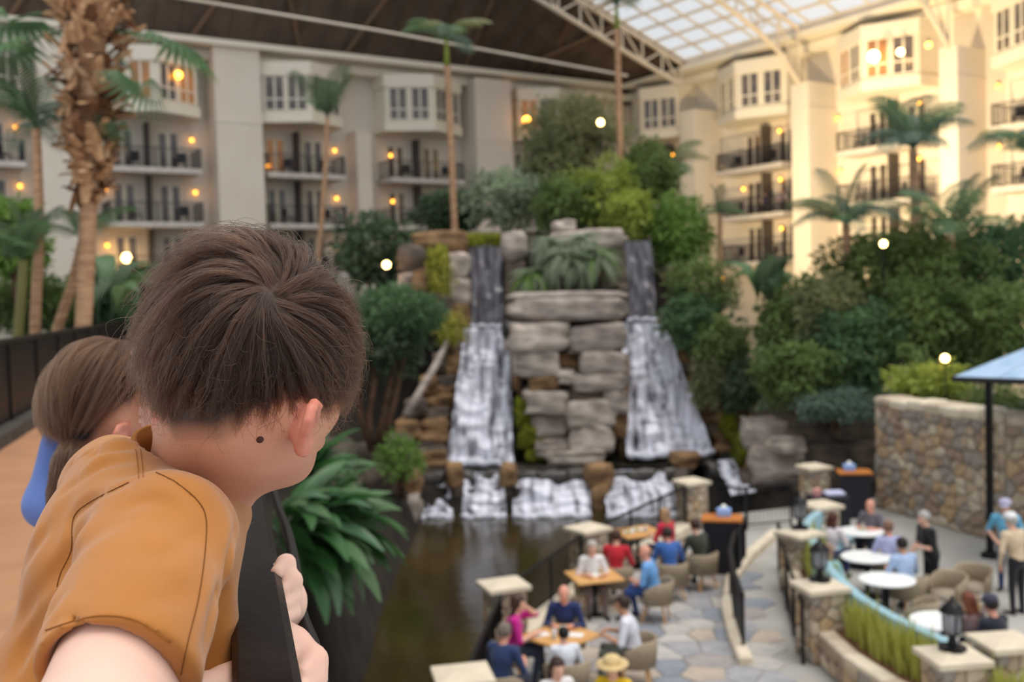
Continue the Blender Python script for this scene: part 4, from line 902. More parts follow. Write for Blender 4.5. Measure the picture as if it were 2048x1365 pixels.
# broad-leaved plants: each leaf a part
def blade_mesh(name, mt, w=0.11, droop=0.55, pet=0.3, up=0.75, seg=9):
    v = []; f = []
    for i in range(seg+1):
        t = i/seg; x = t*(1-0.18*droop*t); z = up*t*(1-0.55*t) - droop*0.62*t*t*t
        tt = max(0, (t-pet)/(1-pet)); hw = 0.012 + w*math.sin(math.pi*min(1, tt**0.8*0.97+0.03))**0.8*(1 if t > pet else 0)
        v += [(x, -hw, z+hw*0.35), (x, 0, z), (x, hw, z+hw*0.35)]
    for i in range(seg): f += [(i*3, i*3+1, i*3+4, i*3+3), (i*3+1, i*3+2, i*3+5, i*3+4)]
    me = bpy.data.meshes.new(name); me.from_pydata(v, [], f); me.materials.append(mt); me.polygons.foreach_set('use_smooth', [True]*len(me.polygons)); return me
BL = [blade_mesh('leaf_a', leafmat('lily_leaf', (70, 118, 62), (40, 80, 42), rough=0.3, spec=0.5), droop=0.75), blade_mesh('leaf_b', leafmat('lily_leaf_pale', (104, 140, 104), (66, 104, 74), rough=0.3, spec=0.5), droop=1.05, w=0.10), blade_mesh('leaf_c', LM['deep'], droop=0.5, w=0.12)]
def clump(label, base, n, L, seed, e0, e1, az0, az1, ms=BL, name='broadleaf_plant', cat='plant', sc=(0.7, 1.2)):
    e = empty(name, base); tag(e, label, cat); g = random.Random(seed)
    for i in range(n):
        az = az0+(az1-az0)*g.random(); o = inst('leaf', g.choice(ms), e); el = g.uniform(e0, e1)
        o.matrix_local = Matrix.Translation((g.uniform(-.2, .2)*L, g.uniform(-.2, .2)*L, g.uniform(-0.05, 0.25)*L))@Matrix.Rotation(az, 4, 'Z')@Matrix.Rotation(-el, 4, 'Y')@Matrix.Rotation(g.uniform(-.5, .5), 4, 'X')@Matrix.Scale(L*g.uniform(*sc), 4)
    return e
BLC = [blade_mesh('leaf_d', leafmat('lily_leaf', (104, 144, 86), (64, 106, 58), rough=0.3, spec=0.5), droop=0.35, up=0.3, w=0.085, pet=0.25), blade_mesh('leaf_e', leafmat('lily_leaf_pale', (146, 176, 142), (104, 140, 108), rough=0.3, spec=0.5), droop=0.5, up=0.35, w=0.075, pet=0.25), blade_mesh('leaf_f', LM['deep'], droop=0.3, up=0.25, w=0.085, pet=0.25)]
c = at(585, 1085, 15.0); clump('large lush plant with long glossy leaves below the handrail', (c.x, c.y, c.z), 130, 1.5, 3, -0.75, 0.75, -1.0, 1.0, BLC, sc=(0.7, 1.15))
c = at(600, 985, 17.0); clump('tall glossy-leaved plant behind the largest one at the pond edge', (c.x, c.y, c.z), 50, 1.2, 4, -0.2, 1.2, -1.2, 1.4, BLC)
BN = [blade_mesh('banana_a', LM['dark'], w=0.16, droop=0.5, pet=0.2), blade_mesh('banana_b', LM['deep'], w=0.14, droop=0.7, pet=0.2)]
c = at(1530, 620, 31); clump('dark banana-like plant before the lowest sunlit balcony', (c.x, c.y, c.z), 16, 1.7, 6, 0.4, 1.3, 0, 6.28, BN, 'banana_plant')
c = at(215, 640, 21); clump('banana-like plant with broad dark leaves beside the shaggy palm', (c.x, c.y, c.z), 12, 1.6, 7, 0.2, 1.2, 0, 6.28, BN, 'banana_plant')
# upright grass in the planter: tuft per spot, each blade too thin to pick apart
gb = MB(); g = random.Random(9)
for k in range(60):
    a = g.uniform(0, 6.28); r = g.uniform(0, .18); h = g.uniform(0.38, 0.75); p = Vector((r*math.cos(a), r*math.sin(a), 0)); lean = Vector((math.cos(a), math.sin(a), 0))*g.uniform(0.02, 0.16); s = Vector((-math.sin(a), math.cos(a), 0))*0.014
    gb.add([p-s, p+s, p+lean*.4+Vector((0, 0, h*.6))+s, p+lean*.4+Vector((0, 0, h*.6))-s, p+lean+Vector((0, 0, h))], [(0, 1, 2, 3), (3, 2, 4)])
o = gb.build('blades', [leafmat('planter_grass', (206, 200, 100), (150, 160, 72))]); gme = o.data; bpy.data.objects.remove(o)
GP = offs(OUT, 0.48); ln = smooth_line(GP, 5)
k = 0
ords = ['first', 'second', 'third', 'fourth', 'fifth', 'sixth', 'seventh', 'eighth', 'ninth', 'tenth', 'eleventh', 'twelfth', 'thirteenth', 'fourteenth', 'fifteenth', 'sixteenth', 'seventeenth', 'eighteenth', 'nineteenth', 'twentieth', 'twenty-first', 'twenty-second', 'twenty-third', 'twenty-fourth', 'twenty-fifth', 'twenty-sixth']
for i in range(3, len(ln)-1):
    p = ln[i]
    if any((Vector((q[0].x, q[0].y)) - p).length < 0.5 for q in PSPOT): continue
    if (p-ln[i-1]).length < 0.02: continue
    e = empty('grass_tuft', (p.x, p.y, 0.48), rz=i*1.3); tag(e, 'upright yellow-green grass tuft, %s along the planter counted from its curved far end' % ords[k], 'grass', 'grass tufts in the planter'); k += 1
    x = inst('blades', gme, e); x['kind'] = 'stuff'; x.scale = (1, 1, random.uniform(.85, 1.15))
# lamps among the plants
for (x, y, d, lab) in ((773, 530, 35, 'round warm lamp glowing in the dark broad-leaved shrub'), (1201, 245, 40, 'warm lamp hanging beside the olive tree'), (1767, 488, 28.8, 'warm lamp glowing at the top of the tall hedge'), (1890, 717, 25.8, 'warm lamp glowing above the lime shrub')):
    e = empty('garden_lamp', at(x, y, d)); tag(e, lab, 'lamp', 'lamps among the plants'); sphere_mesh(0.1 if d < 32 else 0.13, 10, 6).build('globe', M_LAMPW, e, True)
    MB().tube([(0, 0, -0.08), (0, 0, -1.2)], 0.02, 5).build('stem', M_BLACK, e)

# low undergrowth over the garden beds
g = np.random.default_rng(77); n = 30000; Pu = np.stack([g.uniform(-34, 24, n), g.uniform(12, 62, n)], 1); keep = []; vn = vnoise(np.concatenate([Pu*.4, np.zeros((n, 1))], 1), 5); uu = g.uniform(0, .5, n); nl2 = np.array(N_L.xy); nr2 = np.array(N_R.xy); ok_ = ((Pu-np.array(P_L.xy))@nl2 > .5) & ((Pu-np.array(P_R.xy))@nr2 > .5)
for i, (x, y) in enumerate(Pu):
    if not ok_[i] or inpoly(x, y, POND) or inpoly(x, y, TERR) or (-7.5 < x < 9.5 and 23 < y < 38) or (x > -4.5 and y < 28) or (x > 4 and y < 27): continue
    keep.append((x, y, gz(x, y)+uu[i]*(1+vn[i])))
C = np.array(keep); m_ = len(C); D = g.normal(size=(m_, 3))*0.7+np.array([0, 0, .35]); V, F = leaves(C, D, g.normal(size=(m_, 3))*.5+np.array([0, 0, 1]), g.uniform(.3, .65, m_), g.uniform(.14, .28, m_))
o = mesh('undergrowth', V, F, LM['dark']); tag(o, 'low dark green undergrowth covering the garden beds', 'undergrowth', kind='stuff')

# unseen poles and housings added to carry the fill lights
for (p, q), lab in zip(FILLS, ('black pole floodlight added in the planting to warm the bay nearest the corner', 'black pole floodlight added in the planting to warm the lamp-lit bay', 'black pole floodlight added in the planting to warm the bay at the frame edge')):
    d = (q-p).normalized(); x_ = d.cross(ZUP).normalized(); u_ = x_.cross(d); e = empty('fill_light_pole', (p.x, p.y, gz(p.x, p.y))); tag(e, lab, 'fill_light', 'added fill lights in the planting')
    r_ = p - Vector(e.location) - d*0.22
    MB().tube([(0, 0, 0), (r_.x, r_.y, r_.z-0.3), r_-u_*0.3], 0.05, 8).build('pole', M_DARKM, e); MB().box(r_, (0.9, 0.3, 0.6), (x_, d, u_), bev=0.04).build('housing', M_DARKM, e)
# ================================================================== furniture and diners
M_OAK = mat('honey_oak', (222, 170, 108), (200, 146, 86), rough=0.45, scale=3, stretch=(1, 8, 1))
M_WHITE = mat('white_laminate', (240, 240, 240), rough=0.35)
M_WEAVE = mat('beige_weave', (184, 166, 142), (150, 134, 112), rough=0.8, scale=40, bump=0.5, bscale=60)
M_CHINA = mat('white_china', (245, 244, 240), rough=0.25)
def rot2(x, y, a): return (x*math.cos(a)-y*math.sin(a), x*math.sin(a)+y*math.cos(a))
def square_table(p, rz, label, s=0.8):
    e = empty('square_table', (p.x, p.y, 0), rz); tag(e, label, 'table', 'wooden tables by the pond')
    MB().box((0, 0, 0.72), (s, s, 0.04), bev=0.008).build('tabletop', M_OAK, e)
    MB().lathe([(0.035, 0.03), (0.035, 0.7)], n=10).build('pedestal', M_BLACK, e); MB().lathe([(0.22, 0.0), (0.22, 0.02), (0.05, 0.05)], n=16).build('base', M_BLACK, e)
    return e
def round_table(p, label, r=0.44, z=0.75):
    e = empty('round_table', (p.x, p.y, 0)); tag(e, label, 'table', 'white round tables by the booth')
    MB().lathe([(r-0.012, z-0.035), (r, z-0.025), (r, z-0.008), (r-0.012, z)], n=36).build('tabletop', M_WHITE, e)
    MB().lathe([(0.04, 0.03), (0.04, z-0.03)], n=10).build('pedestal', M_BLACK, e); MB().lathe([(0.25, 0.0), (0.25, 0.02), (0.05, 0.06)], n=18).build('base', M_BLACK, e)
T1, T2, T3 = on_z(1121, 1270, 0.74), on_z(1188, 1151, 0.74), on_z(1275, 1063, 0.74)
square_table(T1, 0.75, 'square honey-wood table ringed by five diners', 0.86); square_table(T2, 0.25, 'square honey-wood table between the woman in white and the man in blue', 0.85); square_table(T3, 0.35, 'square honey-wood table beside the woman in red', 0.9)
R1, R2, R3, R4 = [on_z(x, y, 0.75) for x, y in ((1722, 1062), (1734, 1113), (1774, 1158), (1884, 1241))]
round_table(R1, 'white round table before the grey-shirted bald man'); round_table(R2, 'white round table before the man in pale blue', 0.46); round_table(R3, 'white round table standing empty', 0.46); round_table(R4, 'white round table nearest the lantern and seated pair', 0.46)
# woven tub chair: curved shell, cushion, four legs
def chair_proto():
    e = empty('tub_chair'); v = []; f = []; n = 18
    for i in range(n+1):
        a = math.radians(-118+236*i/n); c, s = -math.cos(a), math.sin(a); top = 0.74 if abs(a) < 1.2 else 0.74-0.14*(abs(a)-1.2)/0.86
        for r, z in ((0.27, 0.36), (0.30, top-0.02), (0.315, top), (0.33, top-0.02), (0.30, 0.34)): v.append((c*r, s*r, z))
    for i in range(n): f += [(i*5+k, i*5+5+k, i*5+5+(k+1) % 5, i*5+(k+1) % 5) for k in range(5)]
    f += [(0, 1, 2, 3, 4), tuple(n*5+k for k in (4, 3, 2, 1, 0))]
    mesh('shell', v, f, M_WEAVE, e, True)
    MB().lathe([(0.02, 0.33), (0.27, 0.34), (0.29, 0.37), (0.28, 0.43), (0.02, 0.45)], n=20).build('cushion', mat('taupe_cushion', (160, 146, 130), rough=0.9), e, True)
    for k in range(4):
        a = math.radians(45+90*k); MB().tube([(0.20*math.cos(a), 0.20*math.sin(a), 0.35), (0.30*math.cos(a), 0.30*math.sin(a), 0)], [0.022, 0.015], 6).build('leg', M_OAK, e)
    return e
chp = chair_proto(); nch = 0
def chair(p, rz, label, group='woven tub chairs'):
    global nch
    o = chp if nch == 0 else copy_tree(chp); nch += 1
    o.location = (p[0], p[1], 0); o.rotation_euler = (0, 0, rz); tag(o, label, 'chair', group); return o

def ik(a, b, l1, l2, hint):
    a, b = np.array(a, float), np.array(b, float); d = b-a; L = min(np.linalg.norm(d), (l1+l2)*0.995); u = d/np.linalg.norm(d); x = (l1*l1-l2*l2+L*L)/(2*L); h = math.sqrt(max(l1*l1-x*x, 0))
    w = np.array(hint, float); w = w-u*(w@u); w /= np.linalg.norm(w)+1e-9; return a+u*x+w*h, a+u*L
HAIRC = {}
def hairmat(c): 
    k = 'diner_hair_%d_%d_%d' % c; return mat(k, c, tuple(max(0, int(x*0.7)) for x in c), rough=0.5, scale=30, stretch=(1, 1, 0.3))
SKINS = [mat('skin_fair', (226, 176, 152), rough=0.5, sss=0.1), mat('skin_pink', (224, 160, 138), rough=0.5, sss=0.1), mat('skin_tan', (196, 146, 118), rough=0.5, sss=0.1)]
def cloth(c): return mat('cloth_%d_%d_%d' % c, c, tuple(int(x*0.9) for x in c), rough=0.85, scale=6, sheen=0.2)
SHOE = mat('dark_shoe', (46, 40, 38), rough=0.5)
def person(label, loc, rz, shirt, trousers, hair=(60, 44, 34), style='short', pose='sit', lean=0.06, hands=((0.36, 0.16, 0.78), (0.36, -0.16, 0.78)), sleeve='short', skin=0, S=1.0, hat=None, look=0.0, fem=False, vox=0.019, group='people on the terrace', vest=None, nod=0.1):
    z0 = 0.0 if pose == 'stand' else 0.0
    pz = 0.92 if pose == 'stand' else 0.54
    A = np.array
    pel = A([0, 0, pz]); chest = A([lean, 0, pz+0.30]); neck = A([lean*1.55, 0, pz+0.50]); head = neck + A([0.035+nod*0.12, 0, 0.155])
    sw = 0.165 if fem else 0.19; prims = []
    def E(c, r, reg, k=0.05): prims.append(('e', c, r, None, None, reg, k))
    def C(a, b, r1, r2, reg, k=0.03): prims.append(('c', a, b, r1, r2, reg, k))
    E(pel, (0.125, 0.165, 0.12), 2); C(pel+A([0, 0, .06]), chest, 0.125 if not fem else 0.105, 0.135, 1, 0.06); E(chest+A([0, 0, .04]), (0.125, 0.175 if not fem else 0.15, 0.17), 1, 0.06)
    C(neck+A([0, sw*0.9, -0.05]), neck+A([0, -sw*0.9, -0.05]), 0.068, 0.068, 1, 0.05)
    C(neck-A([0, 0, .03]), head-A([0.02, 0, .05]), 0.056, 0.052, 0, 0.02)
    ca, sa = math.cos(look), math.sin(look); Rm = np.array([[ca*math.cos(nod), -sa, ca*math.sin(nod)], [sa*math.cos(nod), ca, sa*math.sin(nod)], [-math.sin(nod), 0, math.cos(nod)]])
    def hp(x, y, z): return head + Rm@A([x, y, z])
    prims.append(('m', hp(-.008, 0, .03), (0.098, 0.077, 0.095), Rm, None, 0, 0.02)); prims.append(('m', hp(.028, 0, -.035), (0.068, 0.062, 0.088), Rm, None, 0, 0.03))
    C(hp(.088, 0, .005), hp(.108, 0, -.028), 0.011, 0.016, 0, 0.012); C(hp(.082, .03, .022), hp(.082, -.03, .022), 0.012, 0.012, 0, 0.015); C(hp(.085, 0.018, -.062), hp(.085, -0.018, -.062), 0.009, 0.009, 0, 0.012)
    for s in (1, -1): prims.append(('m', hp(0, s*.08, 0), (0.022, 0.012, 0.034), Rm, None, 0, 0.006))
    tips = []
    for s, H in ((1, hands[0]), (-1, hands[1])):
        sh = neck + A([0, s*sw, -0.06]); el, wr = ik(sh, H, 0.29, 0.25, (-.35, s*0.5, -0.8))
        C(sh, el, 0.062, 0.05, 1, 0.03); C(el, wr, 0.047 if sleeve == 'long' else 0.042, 0.036 if sleeve == 'long' else 0.03, 1 if sleeve == 'long' else 0, 0.02)
        d = (wr-el)/np.linalg.norm(wr-el); d = d*0.8 + A([0, -s*0.3, -0.15]); d /= np.linalg.norm(d); side = np.cross(d, A([0, 0, 1])); side /= np.linalg.norm(side)+1e-9
        C(wr, wr+d*0.07, 0.03, 0.034, 0, 0.02); tips.append((wr+d*0.08, d, side, s))
    for s in (1, -1):
        hip = pel + A([0, s*0.09, -0.02])
        if pose == 'stand': kn = hip + A([0.02, s*0.01, -0.42]); an = kn + A([-0.02, 0, -0.42])
        else: kn = hip + A([0.43, s*0.05, 0.0]); an = kn + A([-0.02 + 0.06*s, 0, -0.42])
        C(hip, kn, 0.088, 0.064, 2, 0.04); C(kn, an, 0.06, 0.044, 2, 0.02); C(an+A([-.02, 0, -.045]), an+A([0.15, s*0.02, -.055]), 0.042, 0.036, 3, 0.02)
    def dist(P, pr):
        t = pr[0]
        return cone(P, pr[1], pr[2], pr[3], pr[4]) if t == 'c' else ell(P, pr[1], pr[2], pr[3])
    def fn(P):
        P = P.astype(np.float32); d = dist(P, prims[0])
        for pr in prims[1:]: d = smin(d, dist(P, pr), pr[6])
        return d
    pts = np.array([p[1] for p in prims] + [p[2] for p in prims if p[0] == 'c']); lo = pts.min(0)-0.2; hi = pts.max(0)+0.2; lo[2] = max(lo[2], -0.02)
    v, f = nets(fn, lo, hi, vox)
    fc = v[f].mean(1); D = np.stack([dist(fc.astype(np.float32), pr) for pr in prims], 1); reg = np.array([p[5] for p in prims])[D.argmin(1)]
    if vest is not None: reg = np.where((reg == 1) & (np.abs(fc[:, 1]) < sw*0.9) & (fc[:, 2] > pz-0.1), 4, reg)
    V = v.tolist(); F = f.tolist(); R = reg.tolist(); b = MB()
    for (p, d, side, s) in tips:      # four fingers and a thumb on each hand
        for k in range(4):
            a = Vector(p + side*(0.024-0.016*k)); l = (0.066, 0.075, 0.07, 0.055)[k]; dd = Vector(d); b.tube([a-dd*0.02, a+dd*l*0.55, a+dd*l+Vector((0, 0, -l*0.45))], [0.0095, 0.009, 0.0065], 5)
        a = Vector(p - d*0.03 + side*s*0.03); b.tube([a, a+Vector(d)*0.03+Vector(side)*s*0.02, a+Vector(d)*0.06+Vector(side)*s*0.015], [0.011, 0.01, 0.007], 5)
    k = len(V); V += [tuple(x) for x in b.v]; F += [[i+k for i in q] for q in b.f]; R += [0]*len(b.f)
    o = mesh('person', np.array(V), F, [SKINS[skin], cloth(shirt), cloth(trousers), SHOE, cloth(vest) if vest else SHOE], None, True, fm=R)
    o.location = loc; o.rotation_euler = (0, 0, rz); o.scale = (S, S, S); tag(o, label, 'person', group)
    # eyes
    eb = MB()
    for s in (1, -1): eb.lathe([(0.001, -.009), (0.008, -.004), (0.008, .004), (0.001, .009)], Vector(hp(.088, s*.03, .006)), 6)
    eb.build('eyes', mat('eye_dark', (40, 30, 28), rough=0.2), o)
    if hair is not None and style != 'bald':
        hc = hp(-.012, 0, .036)
        def hf(P):
            P = P.astype(np.float32); d = ell(P, hc, (0.113, 0.093, 0.108), Rm); q = (P-head.astype(np.float32))@Rm.astype(np.float32)
            cut = np.minimum(q[:, 2]-0.055, 0) * 0
            face = (q[:, 0]-0.035) - 0.0*q[:, 2]; low = -(q[:, 2]-0.062)
            d = np.maximum(d, np.minimum(np.maximum(face, 0)*0+np.where(q[:, 2] < 0.062, face, -1), 1))
            d = np.maximum(d, -(q[:, 2]+(0.055 if style == 'short' else 0.11)) )
            if style in ('long', 'pony'):
                for yy in ((-.06, 0, .06) if style == 'long' else (0,)): d = smin(d, cone(P, hp(-.05, yy, -.02), hp(-.085, yy*1.1, -.2), 0.045, 0.03), 0.03)
            return d + 0.006*vnoise(P*38, 2)
        hv, hfc = nets(hf, head-0.26, head+0.2, 0.014)
        mesh('hair', hv, hfc, hairmat(hair), o, True)
    if hat:
        hb = MB(); hb.lathe([(0.108, 0.05), (0.112, 0.09), (0.095, 0.135), (0.05, 0.16), (0.005, 0.165)], n=16)
        if hat[1] == 'cap': hb.add([(0.07, -.075, .055), (0.07, .075, .055), (.17, .06, .045), (.19, 0, .045), (.17, -.06, .045), (0.07, -.075, .068), (0.07, .075, .068), (.17, .06, .055), (.19, 0, .057), (.17, -.06, .055)], [(0, 1, 2, 3, 4), (9, 8, 7, 6, 5), (0, 4, 9, 5), (4, 3, 8, 9), (3, 2, 7, 8), (2, 1, 6, 7)])
        else: hb.lathe([(0.11, 0.055), (0.2, 0.045), (0.2, 0.053), (0.11, 0.066)], n=20)
        ho = hb.build('hat', cloth(hat[0]), o, True); ho.matrix_local = Matrix(((*Rm[0], head[0]), (*Rm[1], head[1]), (*Rm[2], head[2]), (0, 0, 0, 1)))
    return o
def seat(px, py, T, label, shirt, trousers=(50, 56, 76), ch=None, hz=1.23, S=1.0, toward=None, **k):
    """seat a diner with the head at a pixel, facing table T; optional chair label"""
    h = on_z(px, py, hz*S); d = Vector((T.x-h.x, T.y-h.y)); rz = math.atan2(d.y, d.x) if toward is None else toward
    bx, by = rot2(-0.10*S, 0, rz)
    person(label, (h.x+bx, h.y+by, -0.0), rz, shirt, trousers, S=S, **k)
    if ch: cx, cy = rot2(-0.03, 0, rz); chair((h.x+bx+cx, h.y+by+cy), rz, ch)
DG = 'people on the terrace'
seat(1031, 1204, T1, 'woman in magenta top raising a hand at the ringed table', (204, 30, 142), ch='woven tub chair of the woman in magenta', hair=(74, 46, 34), style='long', fem=True, hands=((0.24, 0.1, 1.12), (0.38, -0.14, 0.80)))
seat(1128, 1182, T1, 'bald man in navy jacket leaning over the ringed table', (34, 48, 98), ch='woven tub chair of the bald man in navy', style='bald', sleeve='long', skin=1)
seat(1250, 1206, T1, 'dark-haired man in white shirt at the ringed table', (228, 228, 240), (90, 92, 84), ch='woven tub chair of the man in white', hair=(58, 40, 32), skin=2)
seat(1006, 1262, T1, 'grey-haired man in dark blue shirt at the ringed table', (44, 62, 104), ch='woven tub chair of the grey-haired man', hair=(134, 120, 110), skin=1)
seat(1128, 1268, T1, 'small black-haired child in white seen from behind', (226, 230, 240), S=0.84, ch='woven tub chair of the black-haired child', hair=(28, 24, 24), toward=1.75, hands=((0.3, 0.14, 0.8), (0.3, -0.14, 0.8)))
T0 = Vector((T1.x+0.35, T1.y-2.6, 0))
seat(1112, 1330, T0, 'dark-haired woman in white top and coral shawl at the bottom edge', (232, 226, 228), vest=None, hair=(64, 40, 36), style='long', fem=True, toward=-1.2, sleeve='long')
seat(1226, 1328, T0, 'woman in yellow jacket and straw hat at the bottom edge', (232, 190, 20), hat=((226, 196, 140), 'brim'), hair=(110, 70, 46), style='long', fem=True, sleeve='long', toward=-1.9, ch='woven tub chair of the woman in yellow')
seat(1183, 1092, T2, 'white-haired woman in white blouse beside the pond pillar', (238, 234, 234), (120, 100, 96), hair=(210, 200, 190), fem=True, ch='woven tub chair of the woman in the white blouse')
seat(1294, 1102, T2, 'bald man in bright blue shirt and jeans', (110, 166, 226), (40, 70, 130), style='bald', skin=1, ch='woven tub chair of the man in bright blue', hands=((0.34, 0.12, 0.74), (0.25, -0.1, 0.66)))
seat(1331, 1027, T3, 'blonde woman in red shirt beyond the farthest wooden table', (206, 40, 66), hair=(190, 150, 110), style='long', fem=True, ch='woven tub chair of the woman in red')
seat(1336, 1066, T3, 'dark-haired man in royal blue seen from behind', (60, 104, 176), hair=(60, 50, 46), ch='woven tub chair of the man in royal blue', skin=1)
seat(1392, 1050, T3, 'person in dark green at the farthest wooden table beside the pillar', (58, 62, 50), (40, 42, 40), hair=(70, 46, 38), ch='woven tub chair of the person in dark green')
seat(1232, 1072, T3, 'person in red half hidden behind the pond pillar', (196, 36, 52), (90, 30, 36), hair=(80, 50, 40), ch='woven tub chair of the half-hidden person in red')
seat(1742, 1008, R1, 'bald man in grey shirt behind the first round table', (112, 106, 114), style='bald', skin=1, ch='pale chair of the bald man in grey')
seat(1664, 1036, R1, 'brown-haired woman in white top on the blue booth', (226, 216, 220), (30, 42, 92), hair=(92, 52, 40), style='long', fem=True)
seat(1778, 1054, R1, 'ruddy man in lavender shirt at the first round table', (172, 176, 216), (60, 66, 100), hair=(150, 110, 90), skin=1, ch='pale chair of the man in lavender')
seat(1806, 1088, R2, 'dark-haired man in pale blue shirt with his back half turned', (168, 190, 226), (60, 60, 72), hair=(40, 32, 30), skin=2, ch='pale chair of the man in pale blue')
seat(1655, 1100, R2, 'woman in pale turquoise on the blue booth behind the lantern', (150, 200, 210), (40, 44, 80), hair=(160, 130, 110), style='long', fem=True)
seat(1940, 1200, R4, 'auburn-haired woman at the nearest round table', (120, 96, 96), (30, 34, 56), hair=(130, 72, 50), style='long', fem=True, ch='pale chair of the auburn-haired woman')
seat(1986, 1208, R4, 'man in dark cap and navy top at the nearest round table', (34, 36, 48), (36, 40, 66), hair=(50, 40, 36), hat=((62, 60, 78), 'cap'), skin=1, ch='pale chair of the man in the dark cap')
def stand(px, py, label, shirt, trousers, rz, hz=1.63, S=1.0, **k):
    h = on_z(px, py, hz*S); person(label, (h.x, h.y, 0), rz, shirt, trousers, pose='stand', S=S, **k)
stand(1862, 1030, 'grey-haired waiter in black standing with an order pad', (26, 26, 30), (24, 24, 28), 3.3, hair=(190, 186, 184), sleeve='short', hands=((0.30, 0.10, 1.10), (0.28, -0.12, 1.02)))
stand(2013, 1006, 'man in sky blue shirt and cap standing by the canopy post', (112, 186, 226), (36, 60, 110), 4.1, hat=((190, 186, 214), 'cap'), hair=(110, 90, 80), hands=((0.24, 0.12, 1.04), (0.22, -0.18, 1.0)))
stand(2034, 1040, 'man in tan jacket, dark trousers and white cap standing with his back turned', (214, 190, 160), (34, 34, 42), 1.9, hat=((240, 240, 244), 'cap'), hair=(200, 196, 190), sleeve='long', hands=((0.12, 0.26, 0.86), (0.12, -0.26, 0.86)))
# empty chairs at the near round table
for (x, y, rz, lab) in ((1895, 1165, 3.6, 'empty pale chair behind the standing-empty round table'), (1835, 1215, 2.6, 'empty pale chair between the last two round tables'), (1945, 1150, 3.9, 'empty pale chair farthest from the booth near the canopy post')):
    p = on_z(x, y, 0.6); chair((p.x, p.y), rz, lab)
# tableware
def plate(p, dx, dy, label, r=0.12):
    e = empty('plate', (p.x+dx, p.y+dy, p.z+0.002)); tag(e, label, 'plate', 'plates on the tables')
    MB().lathe([(0.05, 0), (r, 0.016), (r-0.004, 0.02), (0.06, 0.008), (0.001, 0.008)], n=20, cap=False).build('dish', M_CHINA, e, True)
    MB().lathe([(r*0.5, 0.009), (r*0.4, 0.03), (0.005, 0.036)], n=8).build('food', mat('salad', (120, 150, 60), (200, 160, 90), rough=0.8, scale=30), e, True)
def napkin(p, dx, dy, rz, label, w=0.26, d=0.17):
    o = MB().box((0, 0, 0.006), (w, d, 0.012), bev=0.003).build('menu_card', M_CHINA); o.location = (p.x+dx, p.y+dy, p.z+0.001); o.rotation_euler = (0, 0, rz); tag(o, label, 'menu', 'white menus on the tables')
def glass(p, dx, dy, label):
    e = empty('tumbler', (p.x+dx, p.y+dy, p.z+0.001)); tag(e, label, 'glass', 'glasses on the tables')
    MB().lathe([(0.03, 0), (0.038, 0.12), (0.034, 0.12), (0.027, 0.008)], n=12, cap=False).build('cup', mat('clear_glass', (225, 232, 236), rough=0.05, alpha=0.45), e, True); MB().lathe([(0.026, 0.008), (0.031, 0.08)], n=12).build('drink', mat('iced_tea', (150, 84, 36), rough=0.1), e, True)
napkin(T1, -0.30, 0.0, 0.4, 'white menu beside the grey-haired man'); napkin(T1, 0.2, -0.05, -0.3, 'white menu before the man in white'); plate(T1, 0.0, 0.22, 'plate before the bald man in navy'); glass(T1, -0.1, -0.2, 'glass of tea near the black-haired child'); glass(T1, 0.05, 0.02, 'glass of tea in the middle of the ringed table')
napkin(T2, 0.0, -0.02, 0.2, 'white menu on the table of the man in bright blue'); plate(T2, 0.12, 0.14, 'plate on the table of the woman in the white blouse'); glass(T2, -0.15, 0.1, 'glass of tea by the woman in the white blouse')
plate(T3, 0.0, 0.1, 'plate of salad before the woman in red', 0.14); plate(T3, -0.2, -0.12, 'plate at the pillar side of the farthest wooden table'); glass(T3, 0.15, -0.1, 'glass of tea before the man in royal blue')
plate(R1, 0.05, 0.1, 'plate on the first round table'); napkin(R2, 0.2, -0.05, 0.5, 'white menu held on the second round table')
# host desks
def desk(p, rz, label, extra):
    e = empty('host_desk', (p.x, p.y, 0), rz); tag(e, label, 'desk', 'black host desks')
    MB().box((0, 0, 0.54), (0.72, 0.5, 1.08), bev=0.01).build('cabinet', mat('black_panel', (36, 36, 44), rough=0.5), e); MB().box((0, 0, 1.11), (0.8, 0.58, 0.06), bev=0.01).build('wood_top', mat('orange_wood', (206, 130, 62), (176, 100, 44), rough=0.45, scale=4, stretch=(1, 8, 1)), e)
    MB().box((0, 0.252, 0.6), (0.6, 0.012, 0.8)).build('front_panel', mat('black_panel', (36, 36, 44)), e)
    s = empty('tissue_box', Vector((p.x, p.y, 1.141))+Vector((extra, 0.05, 0)), rz); tag(s, 'pale blue box on the ' + label.split(' with')[0], 'box')
    MB().box((0, 0, 0.08), (0.28, 0.2, 0.16), bev=0.02).build('carton', mat('pale_blue_card', (150, 180, 236), rough=0.5), s); MB().lathe([(0.08, 0.16), (0.05, 0.21), (0.01, 0.24)], n=8).build('tissue', M_CHINA, s, True)
desk(on_z(1444, 1034, 1.14), -0.25, 'black host desk beside the pond pillar with an orange wooden top', 0.05); desk(on_z(1708, 942, 1.14), -0.15, 'black host desk against the tan garden wall with an orange wooden top', -0.1)
b = empty('serving_cart', (*on_z(1655, 985, 0.9).xy, 0)); tag(b, 'low black serving cart with pale linen beside the far host desk', 'cart')
MB().box((0, 0, 0.42), (0.9, 0.5, 0.8), bev=0.01).build('cabinet', mat('black_panel', (36, 36, 44)), b); MB().box((0.15, 0, 0.87), (0.45, 0.35, 0.1), bev=0.03).build('linen', mat('pale_linen', (196, 196, 226), rough=0.9), b); MB().box((-0.25, 0, 0.9), (0.16, 0.16, 0.2), bev=0.03).build('caddy', mat('pink_caddy', (214, 150, 150)), b)
